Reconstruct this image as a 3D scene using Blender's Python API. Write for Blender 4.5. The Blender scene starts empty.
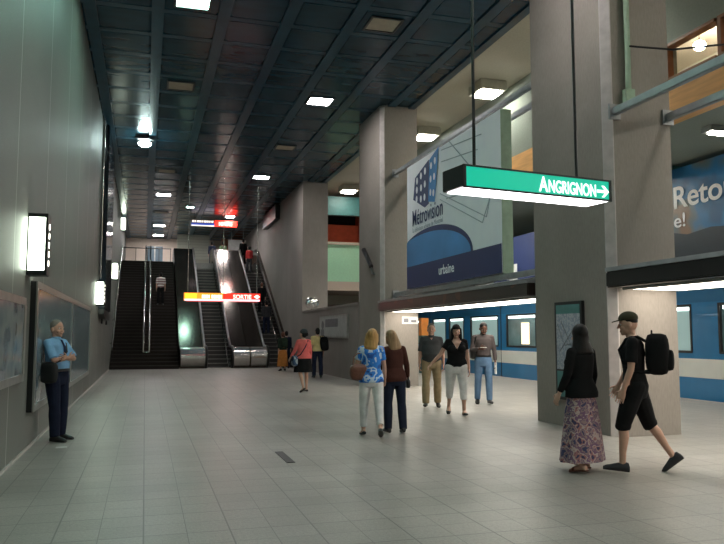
import bpy, bmesh, math, random
from mathutils import Vector, Matrix, Euler
random.seed(7)
SC = bpy.context.scene
COL = SC.collection
R = math.radians
# ------------------------------------------------------------------ camera, world, exposure
cd = bpy.data.cameras.new('camera'); cam = bpy.data.objects.new('camera', cd); COL.objects.link(cam)
cam.location = (0, 0, 1.52); cam.rotation_euler = (R(94.93), 0, R(-16.5))
cd.sensor_width = 36; cd.lens = 730 / 724 * 36; cd.clip_start = .05; cd.clip_end = 300
SC.camera = cam
w = bpy.data.worlds.new('world'); SC.world = w; w.use_nodes = True
w.node_tree.nodes['Background'].inputs[0].default_value = (.02, .03, .03, 1)
w.node_tree.nodes['Background'].inputs[1].default_value = 0.3
SC.view_settings.view_transform = 'Standard'; SC.view_settings.look = 'None'
SC.view_settings.gamma = 1; SC.view_settings.use_curve_mapping = False
SC.view_settings.exposure = 0.12
CEIL_A = (.5, 1.0, .84); CEIL_B = (1.0, .95, .94); EC = 74   # tint and strength of the lit ceiling panels
STRIP = 7; WALLLAMP = 14; BOXL = 300; SIGNW = 5

# ------------------------------------------------------------------ materials
def nt(name):
    m = bpy.data.materials.new(name); m.use_nodes = True
    t = m.node_tree; b = t.nodes['Principled BSDF']
    return m, t, b
def N(t, kind, **kw):
    n = t.nodes.new(kind)
    for k, v in kw.items(): setattr(n, k, v)
    return n
def math_node(t, op, a, b=None, c=None):
    n = N(t, 'ShaderNodeMath', operation=op)
    for i, v in enumerate((a, b, c)):
        if v is None: continue
        if isinstance(v, (int, float)): n.inputs[i].default_value = v
        else: t.links.new(v, n.inputs[i])
    return n.outputs[0]
def mix(t, fac, a, b):
    n = N(t, 'ShaderNodeMix', data_type='RGBA')
    for s, v in ((0, fac), (6, a), (7, b)):
        if isinstance(v, (int, float)): n.inputs[s].default_value = v
        elif isinstance(v, tuple): n.inputs[s].default_value = (*v[:3], 1)
        else: t.links.new(v, n.inputs[s])
    return n.outputs[2]
def c3(c): return (*c[:3], 1)
def mat(name, col, rough=.6, metal=0, var=.12, scale=6, bump=0, stretch=(1, 1, 1), spec=.5, coat=0):
    m, t, b = nt(name)
    tc = N(t, 'ShaderNodeTexCoord'); mp = N(t, 'ShaderNodeMapping'); mp.inputs['Scale'].default_value = stretch
    t.links.new(tc.outputs['Object'], mp.inputs[0])
    nz = N(t, 'ShaderNodeTexNoise'); nz.inputs['Scale'].default_value = scale; nz.inputs['Detail'].default_value = 5
    t.links.new(mp.outputs[0], nz.inputs[0])
    d = tuple(x * (1 - var) for x in col); l = tuple(min(1, x * (1 + var)) for x in col)
    rp = N(t, 'ShaderNodeMapRange'); rp.inputs[1].default_value = .3; rp.inputs[2].default_value = .7
    t.links.new(nz.outputs[0], rp.inputs[0])
    t.links.new(mix(t, rp.outputs[0], d, l), b.inputs['Base Color'])
    b.inputs['Roughness'].default_value = rough; b.inputs['Metallic'].default_value = metal
    b.inputs['Specular IOR Level'].default_value = spec; b.inputs['Coat Weight'].default_value = coat
    if bump:
        bp = N(t, 'ShaderNodeBump'); bp.inputs['Strength'].default_value = bump; bp.inputs['Distance'].default_value = .01
        t.links.new(nz.outputs[0], bp.inputs['Height']); t.links.new(bp.outputs[0], b.inputs['Normal'])
    return m
def emit(name, col, strength):
    m, t, b = nt(name)
    b.inputs['Base Color'].default_value = c3(tuple(x * .6 for x in col)); b.inputs['Roughness'].default_value = .4
    b.inputs['Emission Color'].default_value = c3(col); b.inputs['Emission Strength'].default_value = strength
    return m
def lines(t, axis, period, width, offset=0):
    """1 on thin joints repeating along an object axis"""
    tc = N(t, 'ShaderNodeTexCoord'); sp = N(t, 'ShaderNodeSeparateXYZ'); t.links.new(tc.outputs['Object'], sp.inputs[0])
    v = math_node(t, 'SUBTRACT', sp.outputs[axis], offset)
    f = math_node(t, 'FRACT', math_node(t, 'DIVIDE', v, period))
    return math_node(t, 'LESS_THAN', f, width / period)
def surf(name, col, rough, var, scale, jl=(), jcol=(.1, .1, .1), speck=0, stretch=(1, 1, 1), bump=.2, spec=.5, stain=0, tile=0):
    """wall / floor surface: fine grain + large blotches + joints (axis, period, width, offset)"""
    m, t, b = nt(name)
    tc = N(t, 'ShaderNodeTexCoord'); mp = N(t, 'ShaderNodeMapping'); mp.inputs['Scale'].default_value = stretch
    t.links.new(tc.outputs['Object'], mp.inputs[0])
    n1 = N(t, 'ShaderNodeTexNoise'); n1.inputs['Scale'].default_value = scale; n1.inputs['Detail'].default_value = 8
    n2 = N(t, 'ShaderNodeTexNoise'); n2.inputs['Scale'].default_value = .55; n2.inputs['Detail'].default_value = 6
    t.links.new(mp.outputs[0], n1.inputs[0]); t.links.new(tc.outputs['Object'], n2.inputs[0])
    r1 = N(t, 'ShaderNodeMapRange'); r1.inputs[1].default_value = .32; r1.inputs[2].default_value = .68; t.links.new(n1.outputs[0], r1.inputs[0])
    r2 = N(t, 'ShaderNodeMapRange'); r2.inputs[1].default_value = .35; r2.inputs[2].default_value = .65; t.links.new(n2.outputs[0], r2.inputs[0])
    c = mix(t, r1.outputs[0], tuple(x * (1 - var) for x in col), tuple(x * (1 + var) for x in col))
    st = N(t, 'ShaderNodeMix', data_type='RGBA', blend_type='MULTIPLY'); st.inputs[0].default_value = 1
    t.links.new(c, st.inputs[6]); t.links.new(mix(t, r2.outputs[0], (1 - stain,) * 3, (1, 1, 1)), st.inputs[7])
    c = st.outputs[2]
    if speck:
        vo = N(t, 'ShaderNodeTexNoise'); vo.inputs['Scale'].default_value = 90; vo.inputs['Detail'].default_value = 2
        t.links.new(tc.outputs['Object'], vo.inputs[0])
        c = mix(t, math_node(t, 'MULTIPLY', math_node(t, 'GREATER_THAN', vo.outputs[0], .6), speck), c, tuple(x * .45 for x in col))
    if tile:      # every tile has a tone of its own
        sp = N(t, 'ShaderNodeSeparateXYZ'); t.links.new(tc.outputs['Object'], sp.inputs[0]); cb = N(t, 'ShaderNodeCombineXYZ')
        for k, off in ((0, .02), (1, .06)): t.links.new(math_node(t, 'FLOOR', math_node(t, 'DIVIDE', math_node(t, 'SUBTRACT', sp.outputs[k], off), .325)), cb.inputs[k])
        wn = N(t, 'ShaderNodeTexWhiteNoise', noise_dimensions='2D'); t.links.new(cb.outputs[0], wn.inputs['Vector'])
        ml = N(t, 'ShaderNodeMix', data_type='RGBA', blend_type='MULTIPLY'); ml.inputs[0].default_value = 1
        t.links.new(c, ml.inputs[6]); t.links.new(mix(t, wn.outputs['Value'], (1 - tile, 1 - tile * 1.15, 1 - tile * 1.3), (1 + tile, 1 + tile, 1 + tile)), ml.inputs[7]); c = ml.outputs[2]
    h = r1.outputs[0]
    for (ax, per, wd, off) in jl:
        f = lines(t, ax, per, wd, off); c = mix(t, f, c, jcol)
        h = math_node(t, 'SUBTRACT', h, math_node(t, 'MULTIPLY', f, 2))
    t.links.new(c, b.inputs['Base Color'])
    rr = N(t, 'ShaderNodeMapRange'); rr.inputs[3].default_value = rough - .08; rr.inputs[4].default_value = rough + .1
    t.links.new(n2.outputs[0], rr.inputs[0]); t.links.new(rr.outputs[0], b.inputs['Roughness'])
    b.inputs['Specular IOR Level'].default_value = spec
    bp = N(t, 'ShaderNodeBump'); bp.inputs['Strength'].default_value = bump; bp.inputs['Distance'].default_value = .004
    t.links.new(h, bp.inputs['Height']); t.links.new(bp.outputs[0], b.inputs['Normal'])
    return m
def blotch(name, cols, scale=10, rough=.8, soft=False):
    m, t, b = nt(name)
    tc = N(t, 'ShaderNodeTexCoord'); nz = N(t, 'ShaderNodeTexNoise'); nz.inputs['Scale'].default_value = scale; nz.inputs['Detail'].default_value = 2
    t.links.new(tc.outputs['Object'], nz.inputs[0])
    rp = N(t, 'ShaderNodeValToRGB'); rp.color_ramp.interpolation = 'EASE' if soft else 'CONSTANT'
    e = rp.color_ramp.elements
    while len(e) < len(cols): e.new(.5)
    for i, c in enumerate(cols): e[i].position = 0 if i == 0 else .36 + .28 * (i - 1) / max(1, len(cols) - 2); e[i].color = c3(c)
    t.links.new(nz.outputs[0], rp.inputs[0]); t.links.new(rp.outputs[0], b.inputs['Base Color']); b.inputs['Roughness'].default_value = rough
    return m
def stripes(name, a, b_, period, axis=2):
    m, t, b = nt(name)
    t.links.new(mix(t, lines(t, axis, period, period * .5), a, b_), b.inputs['Base Color']); b.inputs['Roughness'].default_value = .85
    return m

M = {}
M['floor'] = surf('terrazzo_tile', (.39, .365, .335), .36, .1, 34, ((0, .65, .012, .02), (1, .65, .012, .06), (0, .65, .006, .345), (1, .65, .006, .385)), (.16, .15, .14), speck=.6, bump=.15, stain=.28, tile=.055)
M['floor2'] = surf('landing_floor', (.3, .29, .27), .4, .1, 30, (), speck=.4)
M['wall_left'] = surf('grey_wall_panels', (.2, .205, .185), .5, .12, 60, ((1, 2.63, .025, 1.32),), (.5, .5, .46), bump=.35, stain=.25)
M['pillar'] = surf('ribbed_concrete', (.3, .265, .235), .78, .07, 38, (), stretch=(1, 1, .25), bump=.35, stain=.22)
M['wallR'] = surf('concrete_wall', (.28, .25, .23), .75, .06, 34, ((1, 1.5, .02, .1),), (.2, .18, .17), stretch=(1, 1, .12), bump=.5, stain=.2)
M['corner'] = mat('pale_corner_strip', (.5, .46, .44), .6)
M['ceil'] = mat('blue_black_ceiling_panel', (.013, .056, .088), .22, .1, .2, 1.3, .3, (1, 3, 1), spec=.22)
M['beam'] = mat('blue_ceiling_beam', (.018, .07, .112), .28, 0, .15, 3, spec=.25)
M['groove'] = mat('dark_ceiling_groove', (.005, .012, .018), .5)
M['beige'] = surf('beige_plaster', (.46, .44, .36), .8, .06, 20, (), stain=.12)
M['green_grey'] = surf('green_grey_wall', (.25, .29, .25), .8, .06, 20, (), stain=.12)
M['orange'] = surf('orange_timber_panel', (.75, .4, .14), .6, .12, 12, (), stretch=(1, .1, 1), stain=.1)
M['white_wall'] = surf('white_wall', (.62, .6, .56), .8, .04, 20, ())
M['back_wall'] = surf('pinkish_wall', (.6, .5, .43), .8, .06, 20, ())
M['pale_tile'] = surf('pale_green_tiles', (.5, .52, .44), .5, .06, 20, ((2, .2, .02, 0),), (.3, .3, .26))
M['mint'] = surf('mint_painted_wall', (.42, .78, .55), .6, .05, 12, ())
M['tealbeam'] = mat('dark_teal_beam', (.03, .12, .12), .5)
M['red'] = mat('red_panel', (.55, .09, .03), .6, var=.1)
M['black'] = mat('black_paint', (.012, .012, .013), .4)
M['blackm'] = mat('black_matte', (.012, .012, .013), .85)
M['dark'] = mat('dark_grey_metal', (.05, .05, .052), .35, .5)
M['tall'] = mat('dark_glossy_panel', (.015, .022, .032), .12, .2)
M['steel'] = mat('brushed_stainless_steel', (.55, .54, .52), .25, 1, .08, 14, stretch=(.15, 3, 3))
M['deck'] = mat('dark_steel_deck', (.13, .105, .09), .18, .85, .1, 6)
M['rubber'] = mat('black_rubber', (.012, .012, .012), .35)
M['step'] = mat('dark_stair_tread', (.024, .019, .017), .7, 0, .2, 20, spec=.15)
M['nose'] = mat('stair_nosing', (.04, .034, .03), .6, spec=.2)
M['estep'] = mat('ribbed_escalator_step', (.07, .066, .064), .45, .5, .15, 40, stretch=(20, 1, 1))
M['estepe'] = mat('escalator_step_edge', (.26, .245, .22), .4, .4)
M['yellow'] = mat('yellow_sticker', (.75, .6, .08), .5)
M['grey'] = mat('grey_painted_metal', (.32, .33, .34), .4, .4)
M['greenpipe'] = mat('green_conduit_paint', (.3, .42, .3), .5)
M['aluminium'] = mat('aluminium_frame', (.45, .45, .43), .35, .8)
M['wood'] = mat('brown_window_timber', (.22, .09, .035), .5)
M['brownband'] = blotch('brown_black_header', [(.012, .01, .01), (.02, .012, .01), (.09, .03, .015)], 1.6, .3)
M['header'] = mat('black_header', (.012, .011, .011), .3, 0, .3, 3)
M['trainblue'] = mat('train_blue', (.018, .19, .42), .3, 0, .05, 2, coat=.4)
M['trainroof'] = mat('train_roof_blue', (.012, .13, .28), .35, 0, .05, 2)
M['trainwhite'] = mat('train_white_band', (.72, .74, .7), .35, 0, .04, 2)
M['trainglass'] = mat('train_window_glass', (.18, .3, .33), .08, 0, .3, 1.2)
M['trainwin'] = emit('lit_train_interior', (.36, .52, .5), .42)
M['trainlamp'] = emit('train_lamp_tube', (.9, 1, .95), 3)
M['trainposter'] = emit('lit_train_advert', (1, .8, .55), 1.6)
M['orangepost'] = mat('orange_paint', (.75, .25, .04), .5)
M['gravel'] = mat('track_bed', (.03, .03, .03), .9)
M['litA'] = emit('lit_panel_green_white', CEIL_A, EC)
M['litB'] = emit('lit_panel_white', CEIL_B, EC)
M['unlit'] = mat('unlit_cream_diffuser', (.5, .43, .33), .5)
M['boxlit'] = emit('lit_light_box', (.82, 1.0, .4), BOXL)
M['platlit'] = emit('platform_fixture_lens', (1, .97, .86), 50)
M['strip'] = emit('fluorescent_strip', (1.0, .93, .8), STRIP)
M['lamp'] = emit('wall_lamp_lens', (.86, 1.0, .8), WALLLAMP)
M['signgreen'] = emit('lit_green_sign_face', (.0, .42, .27), 1.0)
M['signtext'] = emit('lit_sign_letters', (.9, 1, .95), 1.3)
M['signwhite'] = emit('sign_underside_light', (1, .96, 1), SIGNW)
M['sred'] = emit('lit_red_sign_face', (.9, .03, .015), 1.5)
M['sorange'] = emit('lit_orange_sign_face', (1, .3, .02), 1.5)
M['swhite'] = emit('lit_white_letters', (1, .85, .75), 1.6)
M['sblue'] = emit('lit_blue_sign_face', (.03, .06, .35), 1.2)
M['bwhite'] = mat('banner_white', (.92, .94, 1.0), .55, 0, .03, 2)
M['bnavy'] = mat('banner_navy', (.012, .03, .13), .5, 0, .05, 2)
M['bblue'] = mat('banner_blue', (.05, .24, .55), .5, 0, .35, .35)
M['bmid'] = mat('banner_mid_blue', (.03, .22, .55), .5, 0, .1, 1)
M['bgrey'] = mat('banner_thin_grey', (.4, .44, .5), .5)
M['adtext'] = mat('advert_white_text', (.93, .95, .95), .5)
M['adbg'] = blotch('advert_sky_print', [(.012, .05, .1), (.015, .1, .22), (.02, .16, .36), (.1, .15, .17), (.2, .12, .07)], .9, .4, True)
M['addark'] = mat('advert_dark_print', (.008, .02, .03), .4)
M['poster'] = blotch('poster_print_glass_sheen', [(.13, .18, .2), (.17, .22, .25), (.22, .26, .27), (.12, .18, .22), (.3, .32, .31)], 2.2, .16, True)  # print tones lightened to stand in for reflections on the case glass
M['poster2'] = blotch('grey_poster_print', [(.14, .18, .18), (.2, .24, .25), (.28, .3, .3), (.16, .2, .22)], 2, .15, True)
M['paper'] = mat('white_paper', (.7, .7, .68), .7)
M['pgrey'] = mat('poster_grey_ink', (.18, .18, .2), .6)
M['map'] = blotch('map_print', [(.34, .36, .42), (.42, .44, .5), (.3, .33, .4), (.46, .47, .52)], 14, .25)
M['mapteal'] = mat('map_teal_header', (.06, .2, .2), .3)
M['mirror'] = mat('mirror_glass', (.8, .8, .8), .04, 1, 0)
M['brownwall'] = mat('orange_brown_wall', (.33, .12, .06), .6)
M['bluedoor'] = mat('blue_grey_door', (.1, .15, .19), .35)
# people
M['skin'] = mat('light_skin', (.58, .34, .25), .55, 0, .06, 12)
M['skin2'] = mat('ruddy_skin', (.52, .28, .2), .55, 0, .06, 12)
M['skin3'] = mat('dark_skin', (.13, .06, .04), .5, 0, .06, 12)
M['eyew'] = mat('eye_white', (.7, .68, .65), .3, 0, 0)
M['eyed'] = mat('eye_iris', (.03, .02, .015), .2, 0, 0)
M['lip'] = mat('lips', (.4, .14, .12), .5)
M['liph'] = mat('pale_lips', (.42, .2, .15), .55)
M['blond'] = mat('blond_hair', (.45, .25, .08), .5, 0, .35, 40, stretch=(1, 1, .1))
M['ashblond'] = mat('ash_blond_hair', (.32, .2, .1), .5, 0, .3, 40, stretch=(1, 1, .1))
M['hairblack'] = mat('black_hair', (.01, .008, .008), .55, 0, .3, 40, stretch=(1, 1, .1), spec=.25)
M['hairgrey'] = mat('grey_hair', (.16, .14, .12), .6, 0, .3, 60)
M['hairred'] = mat('reddish_brown_hair', (.12, .04, .02), .6, 0, .3, 40)
def cloth(n, c, v=.14, sc=9): M[n] = mat(n, c, .95, 0, v, sc, .35, spec=.12)
for n, c in dict(shirt_blue=(.2, .38, .6), trousers_navy=(.016, .02, .04), tie_navy=(.02, .03, .07), white_cloth=(.74, .73, .72), jacket_brown=(.07, .028, .022),
                 jeans_dark=(.02, .025, .045), polo_grey=(.06, .06, .062), khaki=(.33, .25, .15), black_cloth=(.012, .012, .013), shirt_greybrown=(.085, .07, .07),
                 jeans_blue=(.13, .22, .36), pink=(.75, .16, .15), yellow_cloth=(.72, .58, .28), orange_cloth=(.55, .22, .06), darkgreen=(.03, .05, .035),
                 darkblue=(.02, .025, .05), darkgrey=(.05, .05, .055), red_cloth=(.32, .03, .03), green_cloth=(.09, .13, .07), cap_olive=(.045, .045, .028),
                 hat_grey=(.07, .075, .08)).items(): cloth(n, c)
M['leather'] = mat('brown_leather', (.13, .05, .03), .4, 0, .2, 14)
M['leatherblack'] = mat('black_leather', (.013, .012, .012), .4)
M['bluewhite'] = blotch('blue_white_print', [(.02, .1, .42), (.03, .22, .7), (.6, .72, .85), (.04, .25, .75), (.02, .08, .35)], 7, .85)
M['floral'] = blotch('floral_print', [(.05, .05, .12), (.34, .16, .17), (.48, .38, .36), (.18, .1, .18), (.32, .22, .23), (.06, .06, .14)], 13, .9)
M['bagblue'] = blotch('blue_grey_bag_print', [(.03, .06, .12), (.05, .1, .2), (.4, .45, .5), (.04, .08, .15)], 9, .7)
M['stripeshirt'] = stripes('red_white_striped_cloth', (.6, .58, .56), (.2, .1, .1), .13)

# ------------------------------------------------------------------ mesh helpers
def box(bm, x0, x1, y0, y1, z0, z1):
    v = [bm.verts.new((x, y, z)) for x in (x0, x1) for y in (y0, y1) for z in (z0, z1)]
    for f in ((0, 1, 3, 2), (4, 6, 7, 5), (0, 4, 5, 1), (2, 3, 7, 6), (0, 2, 6, 4), (1, 5, 7, 3)): bm.faces.new([v[i] for i in f])
def frame_of(d, hint=None):
    d = d.normalized(); h = Vector(hint) if hint else (Vector((0, 0, 1)) if abs(d.z) < .9 else Vector((0, 1, 0)))
    x = h.cross(d).normalized(); return x, d.cross(x)
def loft(bm, rings, n=14, cap=True):
    """rings: (centre, vector_x, vector_y) ellipses joined into one closed skin"""
    R_ = []
    for c, ax, ay in rings:
        R_.append([bm.verts.new(c + ax * math.cos(2 * math.pi * k / n) + ay * math.sin(2 * math.pi * k / n)) for k in range(n)])
    for a, b in zip(R_, R_[1:]):
        for k in range(n): bm.faces.new((a[k], a[(k + 1) % n], b[(k + 1) % n], b[k]))
    if cap: bm.faces.new(R_[0][::-1]); bm.faces.new(R_[-1])
def tube(bm, pts, r, n=8):
    pts = [Vector(p) for p in pts]; rs = r if isinstance(r, (list, tuple)) else [r] * len(pts); rg = []; x = None
    for i, p in enumerate(pts):
        d = (pts[min(i + 1, len(pts) - 1)] - pts[max(i - 1, 0)])
        if x is None: x, y = frame_of(d)
        else:
            dn = d.normalized(); x = (x - dn * x.dot(dn)).normalized(); y = dn.cross(x)
        rg.append((p, x * rs[i], y * rs[i]))
    loft(bm, rg, n)
def cone(bm, p0, p1, r0, r1, n=12):
    p0, p1 = Vector(p0), Vector(p1); d = (p1 - p0).normalized(); x, y = frame_of(d); rg = []
    for a in (-80, -50, -20): rg.append((p0 + d * r0 * math.sin(R(a)), x * r0 * math.cos(R(a)), y * r0 * math.cos(R(a))))
    rg += [(p0, x * r0, y * r0), (p1, x * r1, y * r1)]
    for a in (20, 50, 80): rg.append((p1 + d * r1 * math.sin(R(a)), x * r1 * math.cos(R(a)), y * r1 * math.cos(R(a))))
    loft(bm, rg, n)
def ell(bm, c, rx, ry, rz, rot=None, u=16, v=10):
    m = Matrix.Translation(c) @ (rot.to_4x4() if rot else Matrix()) @ Matrix.Diagonal((rx, ry, rz, 1))
    bmesh.ops.create_uvsphere(bm, u_segments=u, v_segments=v, radius=1, matrix=m)
def prism(bm, poly, axis, a0, a1):
    """extrude a 2-D outline along x, y or z"""
    def P(p, a): return {'x': (a, p[0], p[1]), 'y': (p[0], a, p[1]), 'z': (p[0], p[1], a)}[axis]
    A = [bm.verts.new(P(p, a0)) for p in poly]; B = [bm.verts.new(P(p, a1)) for p in poly]; n = len(poly)
    bm.faces.new(A); bm.faces.new(B[::-1])
    for k in range(n): bm.faces.new((A[k], B[k], B[(k + 1) % n], A[(k + 1) % n]))
def obj(name, bm, m, parent=None, smooth=False, bevel=0, loc=None):
    me = bpy.data.meshes.new(name)
    bmesh.ops.recalc_face_normals(bm, faces=bm.faces)
    if bevel:
        bmesh.ops.bevel(bm, geom=list(bm.edges), offset=bevel, segments=2, affect='EDGES', clamp_overlap=True)
    bm.to_mesh(me); bm.free()
    if smooth:
        for p in me.polygons: p.use_smooth = True
        try: me.set_sharp_from_angle(angle=R(50))
        except Exception: pass
    for q in (m if isinstance(m, (list, tuple)) else [m]): me.materials.append(q)
    o = bpy.data.objects.new(name, me); COL.objects.link(o)
    if parent: o.parent = parent
    if loc: o.location = loc
    return o
def bx(name, m, dims, parent=None, bevel=0):
    bm = bmesh.new(); box(bm, *dims); return obj(name, bm, m, parent, bevel=bevel)
def tb(name, m, pts, r, parent=None, n=8):
    bm = bmesh.new(); tube(bm, pts, r, n); return obj(name, bm, m, parent, True)
def tag(o, label, cat, group=None, kind=None):
    o['label'] = label; o['category'] = cat
    if group: o['group'] = group
    if kind: o['kind'] = kind
    return o
def thing(name, label, cat, loc=(0, 0, 0), rz=0, group=None):
    o = bpy.data.objects.new(name, None); COL.objects.link(o); o.location = loc; o.rotation_euler = (0, 0, rz); o.empty_display_size = .1
    return tag(o, label, cat, group)
def struct(o): o['kind'] = 'structure'; return o
def dup(root, loc, label, rz=None):
    r = root.copy(); COL.objects.link(r); r.location = loc; r['label'] = label
    if rz is not None: r.rotation_euler = (0, 0, rz)
    for ch in list(root.children):
        c = ch.copy(); COL.objects.link(c); c.parent = r
        for g in ch.children:
            d = g.copy(); COL.objects.link(d); d.parent = c
    return r
def text(name, s, m, parent, loc, xdir, ydir, height, width=None, bold=.02, ext=.004, shear=0):
    cu = bpy.data.curves.new(name, 'FONT'); cu.body = s; cu.size = 1; cu.offset = bold; cu.extrude = .001; cu.shear = shear
    o = bpy.data.objects.new(name, cu); COL.objects.link(o)
    dg = bpy.context.evaluated_depsgraph_get(); me = bpy.data.meshes.new_from_object(o.evaluated_get(dg))
    bpy.data.objects.remove(o); bpy.data.curves.remove(cu)
    xs = [v.co.x for v in me.vertices]; ys = [v.co.y for v in me.vertices]; x0, x1, y0, y1 = min(xs), max(xs), min(ys), max(ys)
    sy = height / .72 if s.islower() else height / (max(.70, y1 - 0)); sx = sy if width is None else width / (x1 - x0)
    X, Y = Vector(xdir).normalized(), Vector(ydir).normalized(); Z = X.cross(Y); L = Vector(loc)
    for v in me.vertices: v.co = L + X * (v.co.x - x0) * sx + Y * v.co.y * sy + Z * (ext if v.co.z > 0 else -ext * .2)
    me.materials.clear(); me.materials.append(m)
    t = bpy.data.objects.new(name, me); COL.objects.link(t); t.parent = parent
    return t
def flat(name, m, pts, parent, thick, nrm):
    """flat printed shape with a little thickness; pts are 3-D and coplanar"""
    bm = bmesh.new(); n = Vector(nrm) * thick
    A = [bm.verts.new(Vector(p) + n) for p in pts]; B = [bm.verts.new(Vector(p)) for p in pts]; k = len(pts)
    bm.faces.new(A); bm.faces.new(B[::-1])
    for i in range(k): bm.faces.new((A[i], B[i], B[(i + 1) % k], A[(i + 1) % k]))
    return obj(name, bm, m, parent)

# ------------------------------------------------------------------ setting
XL, XR, XE, ZC = -1.48, 6.75, 7.84, 8.5     # left wall, pillar face, ceiling edge, ceiling height
Y0, Y1, YS, ZL = -8, 55, 33.95, 5.85       # back, far end, foot of stairs, landing height
struct(bx('floor', M['floor'], (XL - .3, 12.55, Y0, 44.8, -.3, 0)))
struct(bx('floor_landing', M['floor2'], (XL - .3, 10, 44.82, Y1, ZL - .35, ZL)))
struct(bx('floor_trackbed', M['gravel'], (12.55, 16.5, Y0, Y1, -1.5, -1.2)))
struct(bx('wall_left', M['wall_left'], (XL - .3, XL, Y0, Y1, 0, 9.2)))
struct(bx('wall_back', M['wall_left'], (XL - .3, 16.5, Y0 - .3, Y0, -1.5, 9.2)))
struct(bx('wall_far', M['back_wall'], (XL - .3, 16.5, Y1, Y1 + .3, -1.5, 9.2)))
struct(bx('baseboard_left', M['corner'], (XL, XL + .02, Y0, YS - .02, 0.0, .035)))
bm = bmesh.new()
box(bm, XL, XE, Y0, Y1, 8.56, 8.8)
rows = []; y = 15.2 - .6875
while y > Y0: y -= 1.375
while y < Y1: rows.append(y); y += 1.375
for k in range(-1, 6):
    x = .1 + 1.4 * k
    for yy in rows:
        a, b = max(x + .13 + .05, XL), min(x + 1.4 - .13 - .05, XE); c, d = max(Y0, yy + .13), min(Y1, yy + 1.375 - .13)
        box(bm, a, b, c, d, 8.532, 8.57)
struct(obj('ceiling', bm, M['ceil']))
bm = bmesh.new()
for yy in rows: box(bm, XL, XE, yy - .1, yy + .1, 8.53, 8.6)
struct(obj('ceiling_ribs', bm, M['beam']))
bm = bmesh.new()
for k in range(-1, 6):
    x = .1 + 1.4 * k; box(bm, max(XL, x - .13), x + .13, Y0, Y1, ZC, 8.66)
struct(obj('ceiling_beams', bm, M['beam']))
struct(bx('trim_1', M['beam'], (XE - .2, XE, Y0, Y1, ZC - .02, 8.82)))
struct(bx('trim_2', M['beige'], (XE, XE + .04, Y0, Y1, ZC - .02, 8.82)))
struct(bx('ceiling_side', M['beige'], (XE + .04, 16.5, Y0, Y1, 8.85, 9.1)))
# right-hand wall beside the escalators, low wall between pillars
bm = bmesh.new(); box(bm, XR, 7.92, 32.25, Y1, 0, 8.84); struct(obj('wall_right', bm, M['wallR']))
bm = bmesh.new(); box(bm, XR, 7.0, 23.2, 32.25, 0, 2.52); box(bm, XR - .03, 7.03, 23.2, 32.25, 2.52, 2.6); struct(obj('wall_right_low', bm, M['wallR']))
# platform side
struct(bx('wall_platform', M['pale_tile'], (16.2, 16.5, Y0, Y1, -1.5, 9)))
struct(bx('ceiling_platform', M['green_grey'], (10.5, 16.2, Y0, Y1, 5.9, 6.1)))
bm = bmesh.new()
FX = 10.2
box(bm, FX, FX + .3, Y0, 27, 7.5, 8.85)
box(bm, FX, FX + .3, 12.32, 27, 6.7, 7.5)
box(bm, FX, FX + .3, Y0, 5.0, 6.7, 7.5)
struct(obj('wall_mezzanine', bm, M['green_grey']))
struct(bx('wall_mezzanine_band', M['orange'], (FX - .03, FX + .3, Y0, 27, 5.9, 6.7)))
struct(bx('wall_mezzanine_far', M['blackm'], (11.5, 11.8, 27, Y1, 3.6, 8.85)))
tag(bx('red_partition', M['red'], (10.7, 10.8, 34, 42.0, 4.0, 8.05)), 'red partition panel behind the mint parapet seen past the far pillar', 'panel')
struct(bx('ceiling_room', M['white_wall'], (10.5, 13.4, Y0, 27, 8.5, 8.6)))
struct(bx('wall_room', M['white_wall'], (13.4, 13.6, Y0, 27, 6.1, 8.85)))
struct(bx('wall_parapet', M['mint'], (7.95, 12.5, 35.5, 35.7, 4.2, 6.06)))
struct(bx('trim_3', M['beige'], (7.95, 12.5, 35.42, 35.75, 6.06, 6.2)))
struct(bx('floor_mezzanine', M['back_wall'], (7.95, 12.5, 35.5, 46, 3.75, 4.2)))
struct(bx('wall_mezzanine_far', M['blackm'], (7.95, 12.5, 37.4, 37.6, 4.2, 8.85)))
struct(bx('trim_4', M['tealbeam'], (7.95, 12.5, 35.3, 35.6, 7.55, 8.5)))
tag(bx('red_partition', M['red'], (8.75, 12.4, 36.9, 37.0, 4.2, 7.3)), 'red partition panel behind the mint parapet seen past the far pillar', 'panel')
struct(bx('trim_5', M['beige'], (7.95, 12.5, 39, 39.4, 3.2, 3.7)))
# window of the mezzanine
for i, (a, b) in enumerate(((10.92, 12.28), (9.4, 10.76), (7.88, 9.24), (6.4, 7.72))):
    wn = bx('window_%d' % (i + 1), M['wood'], (FX + .04, FX + .12, a - .08, a, 6.7, 7.5)); struct(wn)
    bm = bmesh.new(); box(bm, FX - .02, FX + .18, b, b + .08, 6.7, 7.5); box(bm, FX - .02, FX + .18, a, b, 6.7, 6.78); box(bm, FX - .02, FX + .18, a, b, 7.44, 7.5)
    obj('window_frame', bm, M['wood'], wn)
tag(bx('hanging_duct', M['paper'], (11.4, 11.9, 7, 13.5, 7.0, 7.2)), 'pale duct hanging inside the lit room behind the brown window', 'duct')
t = thing('room_lamp', 'round warm lamp glowing in the room behind the brown framed window', 'lamp', (11.7, 13.0, 7.95))
bm = bmesh.new(); ell(bm, Vector((0, 0, 0)), .13, .13, .11); obj('globe', bm, emit('warm_globe', (1, .8, .55), 330), t, True)
tb('stem', M['steel'], [(0, 0, .1), (0, 0, .55)], .012, t)

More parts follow.
